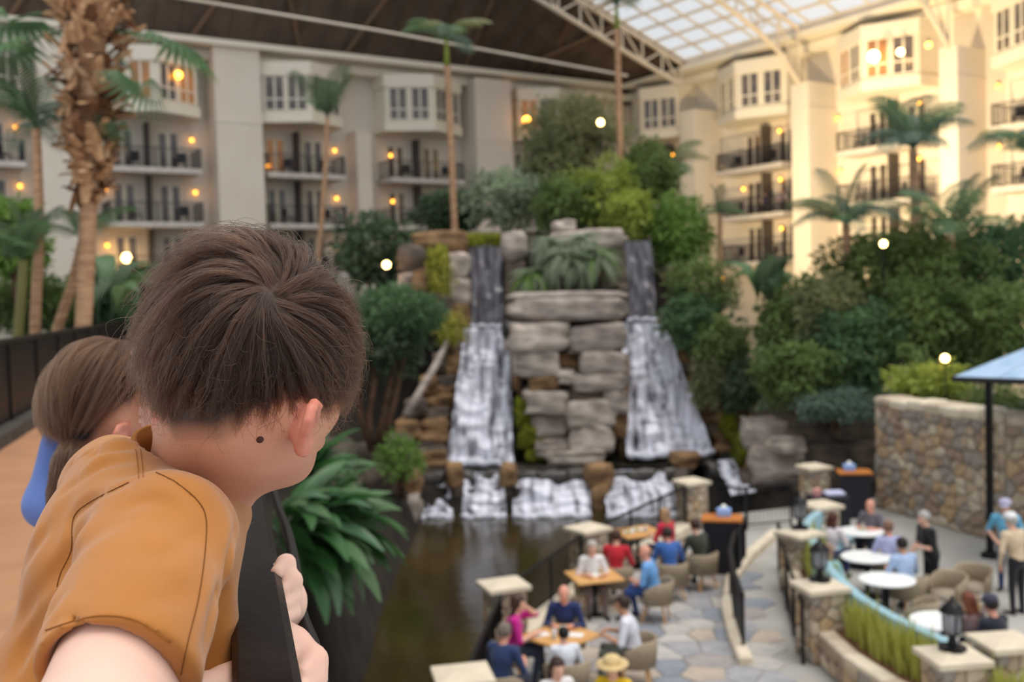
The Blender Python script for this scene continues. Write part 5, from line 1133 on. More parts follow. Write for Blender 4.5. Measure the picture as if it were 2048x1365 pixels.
# canopy pavilion
pc = on_z(1981, 1116, 0); cv = empty('canopy', (pc.x, pc.y, 0), -math.pi/4); tag(cv, 'square pavilion canopy of pale blue panels on black posts', 'canopy')
S_ = 3.4; M_CAN = mat('pale_blue_canopy', (176, 200, 226), (150, 178, 210), rough=0.4, scale=2)
ZC = on_plane(1981, 752, pc, Vector((0, 1, 0))).z
for i, (x, y) in enumerate(((0, 0), (S_, 0), (S_, S_), (0, S_))): MB().box((x, y, ZC/2), (0.12, 0.12, ZC)).build('post', M_BLACK, cv); MB().box((x, y, 0.06), (0.3, 0.3, 0.12), bev=0.02).build('post_foot', M_BLACK, cv)
q = 0.52; ap = (S_/2, S_/2, ZC+1.15); cs = [(-q, -q, ZC), (S_+q, -q, ZC), (S_+q, S_+q, ZC), (-q, S_+q, ZC)]
for i in range(4):
    a, b_ = cs[i], cs[(i+1) % 4]; n = 5
    for k in range(n):
        p = Vector(a).lerp(Vector(b_), k/n); r = Vector(a).lerp(Vector(b_), (k+0.96)/n); A_ = Vector(ap)
        MB().add([p, r, r.lerp(A_, .93), p.lerp(A_, .93), p-ZUP*.02, r-ZUP*.02, r.lerp(A_, .93)-ZUP*.02, p.lerp(A_, .93)-ZUP*.02], [(0, 1, 2, 3), (7, 6, 5, 4), (0, 4, 5, 1), (1, 5, 6, 2), (2, 6, 7, 3), (3, 7, 4, 0)]).build('roof_panel', M_CAN, cv)
    MB().tube([Vector(a)-ZUP*0.05, Vector(b_)-ZUP*0.05], 0.06, 4).build('edge_beam', M_BLACK, cv); MB().tube([Vector(a)-ZUP*0.06, Vector(ap)-ZUP*0.06], 0.05, 4).build('hip_rafter', M_BLACK, cv)
# orange flowers at the frame edge
fp = on_z(2068, 1040, 0); e = empty('flower_planter', (fp.x, fp.y, 0)); tag(e, 'planter of orange flowers at the frame edge by the tan wall', 'planter')
MB().lathe([(0.25, 0), (0.32, 0.6), (0.28, 0.6), (0.2, 0.5)], n=14).build('pot', M_SCREEN, e); foliage(e, (0, 0, 0.85), (0.45, 0.45, 0.3), 300, 0.12, LM['dark'], 5); foliage(e, (-.1, -.1, 1.0), (0.4, 0.4, 0.2), 120, 0.1, mat('orange_petal', (240, 140, 20), rough=0.6), 6)
# people and chairs on the balconies
for F_, N_, E_, spots in ((fl, N_L, E_L, [(b_, l) for b_ in ((-2.35, 2.45), (6.1, 10.7), (13.65, 18.65), (-11.0, -6.1)) for l in (0, 1, 2)]), (fr, N_R, E_R, [(b_, l) for b_ in ((-2.45, 2.8), (-11.1, -6.3), (-20.3, -15.2)) for l in (0, 1, 2)])):
    wn = 'shaded' if F_ is fl else 'sunlit'
    bays_ = sorted(set(s[0] for s in spots)); bn = {b_: ords[i] for i, b_ in enumerate(bays_ if wn == 'shaded' else bays_[::-1])}
    for (b_, l) in spots:
        for hs, sd in ((0.3, 'nearer'), (0.82, 'farther')):
            c = F_(b_[0]+(b_[1]-b_[0])*hs, -0.8, LEV[l]+0.28); e = empty('balcony_chair', c, math.atan2(N_.y, N_.x)+random.uniform(-.8, .8))
            tag(e, 'dark balcony chair, %s floor up, %s bay of the %s wing, %s half' % (('first', 'second', 'third')[l], bn[b_], wn, 'pond-side' if (hs > 0.5) == (wn == 'shaded') else 'outer'), 'chair', 'chairs on the balconies')
            MB().box((0, 0, 0.42), (0.5, 0.5, 0.06)).build('seat', M_DARKM, e); MB().box((-0.25, 0, 0.68), (0.05, 0.5, 0.5)).build('backrest', M_DARKM, e)
            for lx in (-.22, .22):
                for ly in (-.22, .22): MB().box((lx, ly, 0.2), (0.04, 0.04, 0.4)).build('leg', M_DARKM, e)
c = fr(-0.6, -0.75, LEV[1]+0.28); person('person in purple seated on the middle sunlit balcony', c, math.atan2(N_R.y, N_R.x)-1.2, (60, 50, 90), (50, 40, 50), hair=(50, 36, 30), vox=0.03, group='people on the balconies')
c = fr(-1.7, -0.75, LEV[1]+0.28); person('person in pale top seated on the middle sunlit balcony', c, math.atan2(N_R.y, N_R.x)+1.0, (190, 176, 196), (70, 60, 70), hair=(120, 80, 60), vox=0.03, group='people on the balconies')
c = fr(-17.0, -0.6, LEV[2]+0.28); person('person in pale blue standing on the upper sunlit balcony at the frame edge', c, math.atan2(N_R.y, N_R.x), (130, 160, 190), (50, 50, 60), hair=(60, 44, 36), pose='stand', vox=0.03, group='people on the balconies')
# ================================================================== the bridge
DZ = 4.5; RZ = 5.38                                   # deck level, handrail top
RD = Vector((-0.276, 1.0, 0)).normalized(); RN = Vector((RD.y, -RD.x, 0))      # along the bridge / towards the pond
R0 = Vector((0.020, 0, 0)); BW = 2.12
M_DECK = mat('tan_deck', (180, 132, 98), (168, 122, 90), rough=0.85, scale=3, bump=0.15, bscale=120)
M_RAILW = mat('worn_black_rail', (22, 18, 21), (36, 29, 29), rough=0.38, scale=14, bump=0.06, bscale=60, spec=0.12, ramp=(0.5, 0.85))
def bp(t, n, z): return R0 + RD*t + RN*n + ZUP*z
AXB = (RD, RN, ZUP)
dk = MB().box(bp(20, -BW/2, DZ-0.15), (44, BW, 0.3), AXB).build('bridge_deck', M_DECK); tag(dk, kind='structure')
MB().box(bp(20, -BW+0.06, DZ+0.06), (44, 0.22, 0.12), AXB).build('edge_kerb', mat('dark_kerb', (84, 78, 72), (66, 60, 56), rough=0.9, scale=4), dk)
MB().box(bp(20, -BW/2, DZ-0.6), (44, 1.2, 0.7), AXB).build('girder', M_SCREEN, dk)
for k in range(4): MB().box(bp(6+10*k, -BW/2, (DZ-1)/2-0.5), (0.7, 0.9, DZ-0.2), AXB).build('pier', M_CONC, dk)
# near handrail
hr = empty('handrail', bp(0, -0.0, DZ)); tag(hr, 'worn black handrail the boy leans on, running away from the camera', 'handrail')
def HB(o, p=hr): o.location = Vector(o.location)-Vector(p.location); return o
prof = [(-0.029, -0.05), (-0.029, -0.008), (-0.023, 0.0), (0.021, 0.0), (0.029, -0.008), (0.029, -0.05)]
v = []; f = []; ts = np.concatenate([np.linspace(-1.5, 4, 60), np.linspace(4.5, 40, 30)])
for t in ts: v += [bp(t, n, RZ+z) for n, z in prof]
for i in range(len(ts)-1): f += [(i*6+k, i*6+(k+1) % 6, i*6+6+(k+1) % 6, i*6+6+k) for k in range(6)]
HB(mesh('top_rail', [tuple(x) for x in v], f, M_RAILW, hr))
for k in range(28): HB(MB().box(bp(-1.2+1.5*k, -0.003, (DZ+RZ-0.05)/2), (0.04, 0.03, RZ-DZ-0.06), AXB).build('post', M_BLACK, hr))
b = MB()
for k in range(130): b.box(bp(-1.2+0.1*k, -0.003, (DZ+RZ-0.08)/2), (0.012, 0.012, RZ-DZ-0.1), AXB)
b.box(bp(19, -0.003, DZ+0.1), (40, 0.02, 0.02), AXB); x = HB(b.build('balusters', M_BLACK, hr)); x['kind'] = 'stuff'
HB(MB().tube(smooth_line([tuple(at(*q)) for q in ((540, 960, 2.3), (556, 1015, 2.0), (575, 1065, 1.75), (588, 1130, 1.5), (600, 1220, 1.32), (626, 1290, 1.22), (645, 1375, 1.12))], 5), 0.0085, 8).build('cable', M_BLACK, hr, True))
# far railing with dark mesh
fr_ = empty('bridge_railing', bp(0, -BW, DZ)); tag(fr_, 'black mesh railing along the far side of the tan bridge', 'railing')
HB(MB().box(bp(20, -BW, RZ+0.02), (43, 0.06, 0.05), AXB).build('top_rail', M_BLACK, fr_), fr_)
for k in range(30): HB(MB().box(bp(-1+1.5*k, -BW, (DZ+RZ)/2), (0.05, 0.05, RZ-DZ), AXB).build('post', M_BLACK, fr_), fr_)
b = MB(); n = 1150
for k in range(n): b.box(bp(4+0.03*k, -BW, (DZ+RZ)/2+0.03), (0.014, 0.006, RZ-DZ-0.06), AXB)
for k in range(26): b.box(bp(4+0.015*n, -BW+0.004, DZ+0.1+k*0.03), (0.03*n, 0.006, 0.012), AXB)
x = HB(b.build('wire_mesh', M_BLACK, fr_), fr_); x['kind'] = 'stuff'

# ================================================================== the two children
def grid_sdf(prims, lo, hi, h, post=None):
    """prims: dict(t, a, b/c, r.., k, op) evaluated only near themselves"""
    lo = np.asarray(lo, np.float32); hi = np.asarray(hi, np.float32); n = np.ceil((hi-lo)/h).astype(int)+1
    ax = [lo[i]+h*np.arange(n[i], dtype=np.float32) for i in range(3)]; V = np.full(n, 0.5, np.float32)
    for p in prims:
        pts = np.array([p['a'], p['b']] if p['t'] == 'c' else [p['a']]); R = (max(p['r']) if hasattr(p['r'], '__len__') else p['r'])+0.05+p['k']
        i0 = np.clip(np.floor((pts.min(0)-R-lo)/h).astype(int), 0, n); i1 = np.clip(np.ceil((pts.max(0)+R-lo)/h).astype(int)+1, 0, n)
        if (i1 <= i0).any(): continue
        G = np.stack(np.meshgrid(*[ax[i][i0[i]:i1[i]] for i in range(3)], indexing='ij'), -1); d = pd(G.reshape(-1, 3), p).reshape(G.shape[:3]); sl = tuple(slice(i0[i], i1[i]) for i in range(3))
        op = p.get('op', '+')
        if op == '+': V[sl] = smin(V[sl], d, p['k'])
        elif op == '-': V[sl] = np.maximum(V[sl], -d)
    return V, ax
def pd(P, p):
    if p['t'] == 'c': d = cone(P, p['a'], p['b'], p['r'][0], p['r'][1])
    else: d = ell(P, p['a'], p['r'], p.get('M'))
    if 'cut' in p: q, nn = p['cut']; d = np.maximum(d, (P-np.asarray(q, np.float32))@np.asarray(nn, np.float32))
    return d
def sdf_mesh(prims, lo, hi, h, disp=None):
    V, ax = grid_sdf(prims, lo, hi, h)
    if disp is not None:
        m = np.abs(V) < 0.03; I = np.argwhere(m); P = np.stack([ax[k][I[:, k]] for k in range(3)], 1); V[m] += disp(P).astype(np.float32)
    it = iter([V])
    return nets(lambda P: V.reshape(-1), ax_lo(ax), [a[-1]+1e-5-h*0.01 for a in ax], h)
def ax_lo(ax): return [a[0] for a in ax]
def cp(a, b, r1, r2, k=0.02, reg=0, **q): return dict(t='c', a=tuple(a), b=tuple(b), r=(r1, r2), k=k, reg=reg, **q)
def ep(c, r, k=0.02, M=None, reg=0, **q): return dict(t='e', a=tuple(c), r=tuple(r), k=k, M=None if M is None else np.array(M), reg=reg, **q)
class Head:
    def __init__(s, c, yaw, pitch, roll, sc):
        f = Vector((math.sin(yaw), math.cos(yaw), 0)); l = Vector((-math.cos(yaw), math.sin(yaw), 0)); u = Vector((0, 0, 1))
        q = Quaternion(l, pitch); f = q@f; u = q@u; q = Quaternion(f, roll); l = q@l; u = q@u
        s.c, s.f, s.l, s.u, s.sc = Vector(c), f, l, u, sc; s.M = np.array([[f.x, l.x, u.x], [f.y, l.y, u.y], [f.z, l.z, u.z]])
    def __call__(s, x, y, z): return s.c + (s.f*x + s.l*y + s.u*z)*s.sc
    def loc(s, P): return ((np.asarray(P)-np.array(s.c))@s.M)/s.sc
    def prims(s, ear=True):
        S = s.sc; R = lambda *r: tuple(x*S for x in r); P = []
        P.append(ep(s(0, 0, .012), R(.097, .079, .096), 0.02, s.M)); P.append(ep(s(.03, 0, -.052), R(.062, .057, .070), 0.03*S, s.M))
        for sg in (1, -1):
            P.append(cp(s(-.005, sg*.056, -.062), s(.050, sg*.018, -.104), .022*S, .018*S, .03*S)); P.append(ep(s(.06, sg*.034, -.045), R(.03, .024, .026), 0.02*S, s.M))
        P.append(ep(s(.062, 0, -.103), R(.022, .026, .018), 0.02*S, s.M)); P.append(cp(s(.09, 0, -.015), s(.112, 0, -.05), .010*S, .014*S, .014*S)); P.append(cp(s(.083, .03, .01), s(.083, -.03, .01), .014*S, .014*S, .02*S))
        P.append(cp(s(.086, .02, -.078), s(.086, -.02, -.078), .010*S, .010*S, .012*S))
        if ear:
            for sg in (1, -1):
                o = lambda a, b, w: s(-.008 + a, sg*(.076 + w), -.069 + b*0.70)     # a: forward, b: up, w: outwards
                rim = [(.014, .002, .002), (.016, .020, .006), (.008, .030, .014), (-.005, .031, .022), (-.016, .022, .028), (-.019, .008, .029), (-.016, -.006, .025), (-.009, -.018, .017), (-.001, -.027, .009), (.006, -.029, .004)]
                for i in range(len(rim)-1): P.append(cp(o(*rim[i]), o(*rim[i+1]), .0055*S, .0055*S, .003, 5))
                P.append(cp(o(.0, -.022, .010), o(.002, -.032, .008), .0095*S, .0085*S, .006, 5)); P.append(cp(o(.002, .018, .006), o(-.002, -.010, .006), .008*S, .010*S, .008, 5)); P.append(cp(o(-.006, .016, .016), o(-.008, -.004, .016), .007*S, .007*S, .006, 5)); P.append(cp(o(.012, -.002, .004), o(.009, -.012, .004), .005*S, .004*S, .004, 5))
        return P
def stubble(o, H, d=0.0):
    """vertex weight of hair roots on the scalp"""
    n = len(o.data.vertices); P = np.zeros(n*3); o.data.vertices.foreach_get('co', P); q = H.loc(P.reshape(-1, 3)); x, y, z = q[:, 0], q[:, 1], q[:, 2]
    t = np.clip((x+.055)/.06, 0, 1); lim = (-.084+d+.034*np.clip((np.abs(y)-.028)/.045, 0, 1))*(1-t)+(-.012)*t; t2 = np.clip((x-.02)/.035, 0, 1); lim = lim*(1-t2)+.066*t2
    w = np.clip((z-lim+.012)/.024, 0, 1)*(np.linalg.norm(q, axis=1) < .135)*(np.linalg.norm(q*np.array([1, 1, 0]), axis=1) < .105)
    a = o.data.attributes.new('hair_roots', 'FLOAT', 'POINT'); a.data.foreach_set('value', w.astype(np.float32))
M_SKIN = mat('boy_skin', (206, 148, 120), (194, 134, 106), rough=0.5, scale=9, sss=0.12, bump=0.06, bscale=260, spec=0.35)
_nt = M_SKIN.node_tree; _a = _nt.nodes.new('ShaderNodeAttribute'); _a.attribute_name = 'hair_roots'; _m = _nt.nodes.new('ShaderNodeMix'); _m.data_type = 'RGBA'; _pb = _nt.nodes['Principled BSDF']
_nt.links.new(_pb.inputs['Base Color'].links[0].from_socket, _m.inputs['A']); _m.inputs['B'].default_value = (*srgb((58, 40, 32)), 1); _nt.links.new(_a.outputs['Fac'], _m.inputs['Factor']); _nt.links.new(_m.outputs['Result'], _pb.inputs['Base Color'])
M_EAR = mat('flushed_ear', (214, 142, 120), (202, 124, 104), rough=0.4, scale=30, sss=0.35, spec=0.35)
M_ARMP = mat('pale_arm_skin', (236, 196, 178), (228, 184, 166), rough=0.5, scale=12, sss=0.25, spec=0.3)
M_SCALP = mat('brown_scalp', (70, 48, 38), (52, 36, 29), rough=0.7, scale=60)
def jersey(name, c, c2):
    m = mat(name, c, c2, rough=0.88, scale=7, sheen=0.25)
    nt = m.node_tree; N = nt.nodes; L = nt.links; tc = N.new('ShaderNodeTexCoord'); w = N.new('ShaderNodeTexNoise'); w.inputs['Scale'].default_value = 900; L.new(tc.outputs['Object'], w.inputs[0])
    n2 = N.new('ShaderNodeTexNoise'); n2.inputs['Scale'].default_value = 22; n2.inputs['Detail'].default_value = 2; L.new(tc.outputs['Object'], n2.inputs[0])
    a = N.new('ShaderNodeMath'); a.operation = 'MULTIPLY_ADD'; a.inputs[1].default_value = 0.12; L.new(w.outputs[0], a.inputs[0]); L.new(n2.outputs[0], a.inputs[2])
    b = N.new('ShaderNodeBump'); b.inputs['Strength'].default_value = 0.22; b.inputs['Distance'].default_value = 0.008; L.new(a.outputs[0], b.inputs['Height']); L.new(b.outputs[0], N['Principled BSDF'].inputs['Normal']); return m
M_TEE = jersey('ochre_jersey', (184, 120, 58), (175, 112, 51)); M_TEED = mat('ochre_rib', (156, 98, 40), rough=0.9); M_SEAM = mat('ochre_seam', (122, 74, 30), rough=0.9)

H1 = Head(at(510, 716, 1.06), math.radians(30), math.radians(13), math.radians(0), 1.0)
ft = math.radians(55); FT = Vector((math.sin(ft), math.cos(ft), 0)); LT = Vector((-math.cos(ft), math.sin(ft), 0))
NB = at(288, 936, 1.08)                                # base of the neck
DOWN = (Vector((0, 0, -0.95)) - FT*0.28).normalized()  # along the spine
SR = at(322, 1072, 0.955); SLs = NB + LT*0.15 + Vector((0, 0, -.05)); PV = NB + DOWN*0.44
ER = at(175, 1505, 0.735); WR = at(466, 1400, 0.955)
HR = at(566, 1330, 1.03); HL = at(566, 1205, 1.27)
EL = (SLs+HL)/2 + Vector((-0.04, 0.10, -0.13))
body = H1.prims()
body += [cp(H1(-.035, 0, -.06), NB + FT*0.045 + Vector((0, 0, -0.02)), .047, .047, .03), cp(H1(.0, 0, -.085), NB + FT*0.075 + Vector((0, 0, -.03)), .040, .046, .03), cp(NB+FT*.045+Vector((0, 0, -.03)), (SR*0.4+NB*0.6)+Vector((0, 0, -.05)), .036, .03, .02), cp(NB+FT*.045+Vector((0, 0, -.03)), (SLs*0.4+NB*0.6)+Vector((0, 0, -.05)), .036, .03, .02),
         cp(NB+FT*.04+DOWN*.06, NB+DOWN*0.2+FT*0.02, .045, .07, .02)]
body += [cp(SR, ER, .047, .049, .03, 6), cp(ER, WR, .045, .030, .03, 6), cp(WR, HR, .029, .026, .02, 6)]
body += [cp(SLs, EL, .045, .04, .03, 6), cp(EL, HL, .038, .027, .02, 6)]
def fist(W, knuckles, tips, thumb, r=.0085):
    out = [ep(W, (.026, .026, .036), .015, reg=6)]
    for k, t in zip(knuckles, tips): out += [cp(W + (k-W)*0.25, k, r*1.15, r*1.12, .007, 6), cp(k, t, r*1.08, r*0.9, .004, 6)]
    out += [cp(W, thumb[0], r*1.2, r*1.15, .008, 6), cp(thumb[0], thumb[1], r*1.1, r*.9, .004, 6)]
    return out
# far hand: knuckles stacked one under another outside the rail, fingers closing on the baluster
kn = [at(572, 1128, 1.235), at(584, 1163, 1.225), at(588, 1196, 1.22), at(586, 1226, 1.215)]
tp = [at(552, 1146, 1.21), at(562, 1182, 1.20), at(566, 1212, 1.195), at(568, 1238, 1.19)]
body += fist(HL, kn, tp, (at(545, 1150, 1.24), at(548, 1165, 1.23))) + [cp(at(560, 1140, 1.26), kn[0], .009, .010, .01, 6), cp(HL, kn[1], .018, .011, .012, 6)]
kn2 = [at(590, 1282, 1.04), at(626, 1322, 1.02), at(624, 1362, 1.01), at(618, 1396, 1.0)]
tp2 = [at(605, 1300, 1.03), at(606, 1345, 0.995), at(600, 1380, 0.98), at(598, 1410, 0.975)]
body += fist(HR, kn2, tp2, (at(575, 1300, 1.04), at(578, 1320, 1.03)), .0095) + [cp(at(560, 1262, 1.06), kn2[1], .014, .013, .015, 6), cp(at(565, 1300, 1.05), kn2[2], .018, .012, .015, 6)]
allp = np.array([p['a'] for p in body]+[p['b'] for p in body if p['t'] == 'c']); lo = allp.min(0)-0.12; hi = allp.max(0)+0.12
v, fcs = sdf_mesh(body, lo, hi, 0.0042)
fc = v[fcs].mean(1).astype(np.float32); D = np.stack([pd(fc, p) for p in body], 1); reg = np.array([p['reg'] for p in body])[D.argmin(1)]
def hairline(q, nape=-.096, ear=-.022, fore=.052):
    """True where hair grows; q head-local points"""
    x, y, z = q[:, 0], q[:, 1], q[:, 2]
    t = np.clip((x+.055)/.06, 0, 1); lim = (nape+.034*np.clip((np.abs(y)-.028)/.045, 0, 1))*(1-t)+ear*t; t2 = np.clip((x-.02)/.035, 0, 1); lim = lim*(1-t2)+fore*t2
    side = (np.abs(y) > .055) & (x > .015) & (x < .045) & (z > -.055); return (z > lim) | (side & (z > -.05))
ql = H1.loc(fc); hd = False & (np.linalg.norm(ql-np.array([0, 0, .0]), axis=1) < .13) & hairline(ql, -.072, -.008, .066) & (reg == 0)
slot = {0: 0, 5: 1, 6: 2, 7: 3}
# skin tone of the arm blends at the sleeve, so the face list is read per region
boy = mesh('person', v, fcs, [M_SKIN, M_EAR, M_ARMP, M_SCALP], None, True, fm=[slot[int(r)] for r in reg])
stubble(boy, H1)
tag(boy, 'boy with brown hair and ochre T-shirt leaning over the black handrail', 'person')
# ---- T-shirt
ax_t = np.array([[FT.x, LT.x, -DOWN.x], [FT.y, LT.y, -DOWN.y], [FT.z, LT.z, -DOWN.z]])
HEM = SR.lerp(ER, 0.70); hn = (ER-SR).normalized()
tee = [ep(NB+DOWN*0.18+FT*.02, (.085, .125, .16), .04, ax_t), ep(NB+DOWN*0.34, (.09, .125, .16), .05, ax_t), cp(NB+DOWN*.03+LT*-.03, SR+Vector((0, 0, -.008)), .058, .060, .04), cp(NB+DOWN*.03+LT*.03, SLs, .058, .058, .04), ep(NB+FT*.035+Vector((0, 0, -.035)), (.075, .085, .05), .03, ax_t),
       cp(SR, SR+(ER-SR)*0.95, .062, .0605, .03, cut=(tuple(HEM), tuple(hn))), cp(SLs, SLs.lerp(EL, .7), .058, .055, .03),
       cp(at(362, 1095, 1.03), at(345, 1560, 1.0), .050, .060, .05), cp(at(402, 1075, 1.02), at(388, 1560, 1.0), .022, .026, .03), cp(NB+DOWN*.12+FT*.02, at(370, 1080, 1.03), .085, .042, .05), cp(NB+DOWN*.36, at(300, 1480, 1.0), .1, .07, .06)]
nk = (H1(-.03, 0, -.06) - NB).normalized()
nk = (nk*0.45+ZUP*0.8).normalized()
tee += [dict(cp(NB+FT*.055-nk*.03, NB+FT*.055+nk*.14, .067, .078, .0), op='-'), dict(cp(SR.lerp(ER, .52), SR.lerp(ER, .9), .050, .0575, .0), op='-')]
def folds(P):
    Pn = P.astype(np.float64); a = (Pn-np.array(SR))@np.array(hn); w = np.exp(-((a-0.0)/.1)**2)
    d1 = np.array((RD*0.3+Vector((0, 0, -1))).normalized()); s1 = Pn@np.array(LT)*9 + Pn@np.array(FT)*14
    rd = np.stack([Pn@np.array(FT)*13, Pn@np.array(LT)*13, Pn[:, 2]*4.5], -1)
    return -0.0085*np.clip(vnoise(rd, 4), -1, 1) - 0.0045*vnoise(rd*2.3+3, 6) - 0.0045*np.exp(-((a-.045)/.016)**2)*np.clip(vnoise(rd*.7+9, 5)+.3, 0, 1)
tp_ = np.array([p['a'] for p in tee]+[p['b'] for p in tee if p['t'] == 'c']); lo = tp_.min(0)-0.2; hi = tp_.max(0)+0.14; lo[2] = max(lo[2], 4.95)
from mathutils.bvhtree import BVHTree
tv, tf = sdf_mesh(tee, lo, hi, 0.009, folds); bv0 = BVHTree.FromPolygons([tuple(x) for x in tv], [tuple(x) for x in tf])
CRE = []
for pts, A, w in (([(262, 966), (182, 1006), (150, 1038)], .007, .008), ([(146, 1042), (142, 1100), (118, 1155)], .005, .007), ([(120, 950), (190, 908), (262, 898)], .007, .009), ([(128, 985), (205, 935), (262, 925)], .005, .008), ([(150, 1110), (95, 1170), (40, 1250)], .006, .012), ([(125, 1190), (70, 1270), (30, 1350)], .006, .012), ([(95, 1060), (50, 1130), (15, 1200)], .005, .011),
                  ([(322, 952), (372, 985), (404, 1022)], .004, .006), ([(470, 1055), (452, 1130), (436, 1210)], .006, .009), ([(450, 1130), (425, 1210), (405, 1300)], .006, .009), ([(438, 1230), (425, 1300), (418, 1360)], .005, .008), ([(335, 1010), (300, 1002), (262, 1012)], .004, .009), ([(100, 1262), (132, 1240), (170, 1236)], .003, .006), ([(405, 1060), (350, 1100), (300, 1120)], .003, .012), ([(390, 1180), (330, 1200), (260, 1195)], .0025, .012)):
    P = []
    for p in smooth_line(pts, 8):
        h = bv0.ray_cast(CAM, ray(p.x, p.y).normalized())
        if h[0] is not None: P.append(h[0])
    if len(P) > 3: CRE.append((np.array(P), A, w))
def folds2(P):
    d = folds(P)
    for C, A, w in CRE:
        m = ((P > C.min(0)-.05) & (P < C.max(0)+.05)).all(1)
        if not m.any(): continue
        r2 = np.full(m.sum(), 9.0); Q = P[m]; t = np.zeros(m.sum())
        for i, c in enumerate(C):
            q = ((Q-c)**2).sum(1); k = q < r2; r2[k] = q[k]; t[k] = i/(len(C)-1)
        env = np.sin(np.pi*np.clip(t*0.9+0.05, 0, 1))**0.6
        d[m] += env*1.5*A*(np.exp(-r2/w**2) - 0.55*np.exp(-r2/(2.4*w)**2))
    return d
tv, tf = sdf_mesh(tee, lo, hi, 0.0045, folds2)
shirt = mesh('t_shirt', tv, tf, M_TEE, boy, True)
sm = shirt.modifiers.new('smooth', 'SMOOTH'); sm.factor = 0.5; sm.iterations = 2
bvh = BVHTree.FromPolygons([tuple(x) for x in tv], [tuple(x) for x in tf])
def on_shirt(px, py):
    d = ray(px, py).normalized(); h = bvh.ray_cast(CAM, d); return (h[0]+h[1]*0.0006) if h[0] is not None else None
def seam(pts, name='seam', r=0.0005, mt=M_SEAM):
    P = [on_shirt(p.x, p.y) for p in smooth_line(pts, 6)]; P = [p for p in P if p is not None]; Q = [P[0]]
    for p in P[1:]:
        if (p-Q[-1]).length > 0.0015 and (p-Q[-1]).length < 0.06: Q.append(p)
    if len(Q) > 2: MB().tube(Q, r, 5).build(name, mt, shirt, True)
seam([(312, 946), (352, 966), (395, 1002), (412, 1040), (409, 1110), (396, 1200), (376, 1280), (362, 1350)]); seam([(258, 966), (182, 1004), (148, 1036), (143, 1100), (120, 1152), (108, 1215)])
seam([(271, 900), (275, 925), (278, 958)], 'stitch', 0.0004, M_TEED); seam([(281, 900), (284, 925), (287, 955)], 'stitch', 0.0004, M_TEED); seam([(296, 900), (297, 922), (296, 945)], 'stitch', 0.0004, M_TEED)
seam([(92, 1262), (160, 1240), (215, 1232), (280, 1245), (340, 1285)], 'hem_stitch', 0.0006, M_TEED)
seam([(298, 908), (338, 920), (388, 954), (436, 994), (466, 1018)], 'collar_rib', 0.0042, M_TEED)
# ribbed collar: a band round the neck
b = MB(); n = 40; u1 = nk.cross(LT).normalized(); u2 = nk.cross(u1).normalized(); v = []; f = []
for i in range(n):
    a = 2*math.pi*i/n; d = u1*math.cos(a)*1.08 + u2*math.sin(a)*1.0; c = NB+FT*.055-nk*.004
    for (rr, h) in ((.0670, -.020), (.0690, .008), (.0650, .021), (.0610, .022), (.0580, -.010)): v.append(c + d*rr + nk*h)
for i in range(n): f += [(i*5+k, i*5+(k+1) % 5, ((i+1) % n)*5+(k+1) % 5, ((i+1) % n)*5+k) for k in range(5)]
mesh('collar', [tuple(x) for x in v], f, M_TEED, shirt, True)
# trousers and shoes below the frame
tr = [ep(PV, (.11, .14, .11), .03, ax_t)]
for sg in (1, -1):
    hp_ = PV + LT*sg*.07; kn_ = hp_ + Vector((0.03, 0.02, -0.28)); kn_.z = max(kn_.z, DZ+0.33); an = Vector((kn_.x-0.02, kn_.y, DZ+0.08)); tr += [cp(hp_, kn_, .075, .06, .03), cp(kn_, an, .058, .05, .02)]
tq = np.array([p['a'] for p in tr]+[p['b'] for p in tr if p['t'] == 'c']); pv, pf = sdf_mesh(tr, tq.min(0)-.1, tq.max(0)+.14, 0.012); mesh('trousers', pv, pf, cloth((52, 58, 74)), boy, True)
for sg in (1, -1):
    p = PV + LT*sg*.07; sv, sf = rock_data(.22, .085, .09, 3, .55, .0, 0, 7); o = mesh('shoe', sv, sf, SHOE, boy, True); o.location = (p.x+.06, p.y+.05, DZ+.045); o.rotation_euler = (0, 0, math.pi/2-ft)
# moles
bvb = BVHTree.FromPolygons([tuple(x) for x in boy.data.vertices.data.vertices] if False else [tuple(x.co) for x in boy.data.vertices], [tuple(p.vertices) for p in boy.data.polygons])
for (x, y, r) in ((520, 880, .0032), (297, 852, .0014), (298, 862, .0016)):
    h = bvb.ray_cast(CAM, ray(x, y).normalized())
    if h[0] is not None:
        o = mesh('mole', *rock_data(2*r, 2*r, r, 2, 1.0, .05, 0, 6), mat('mole_brown', (70, 38, 28), rough=0.6), boy, True); o.location = h[0]; o.rotation_euler = h[1].to_track_quat('Z', 'Y').to_euler()

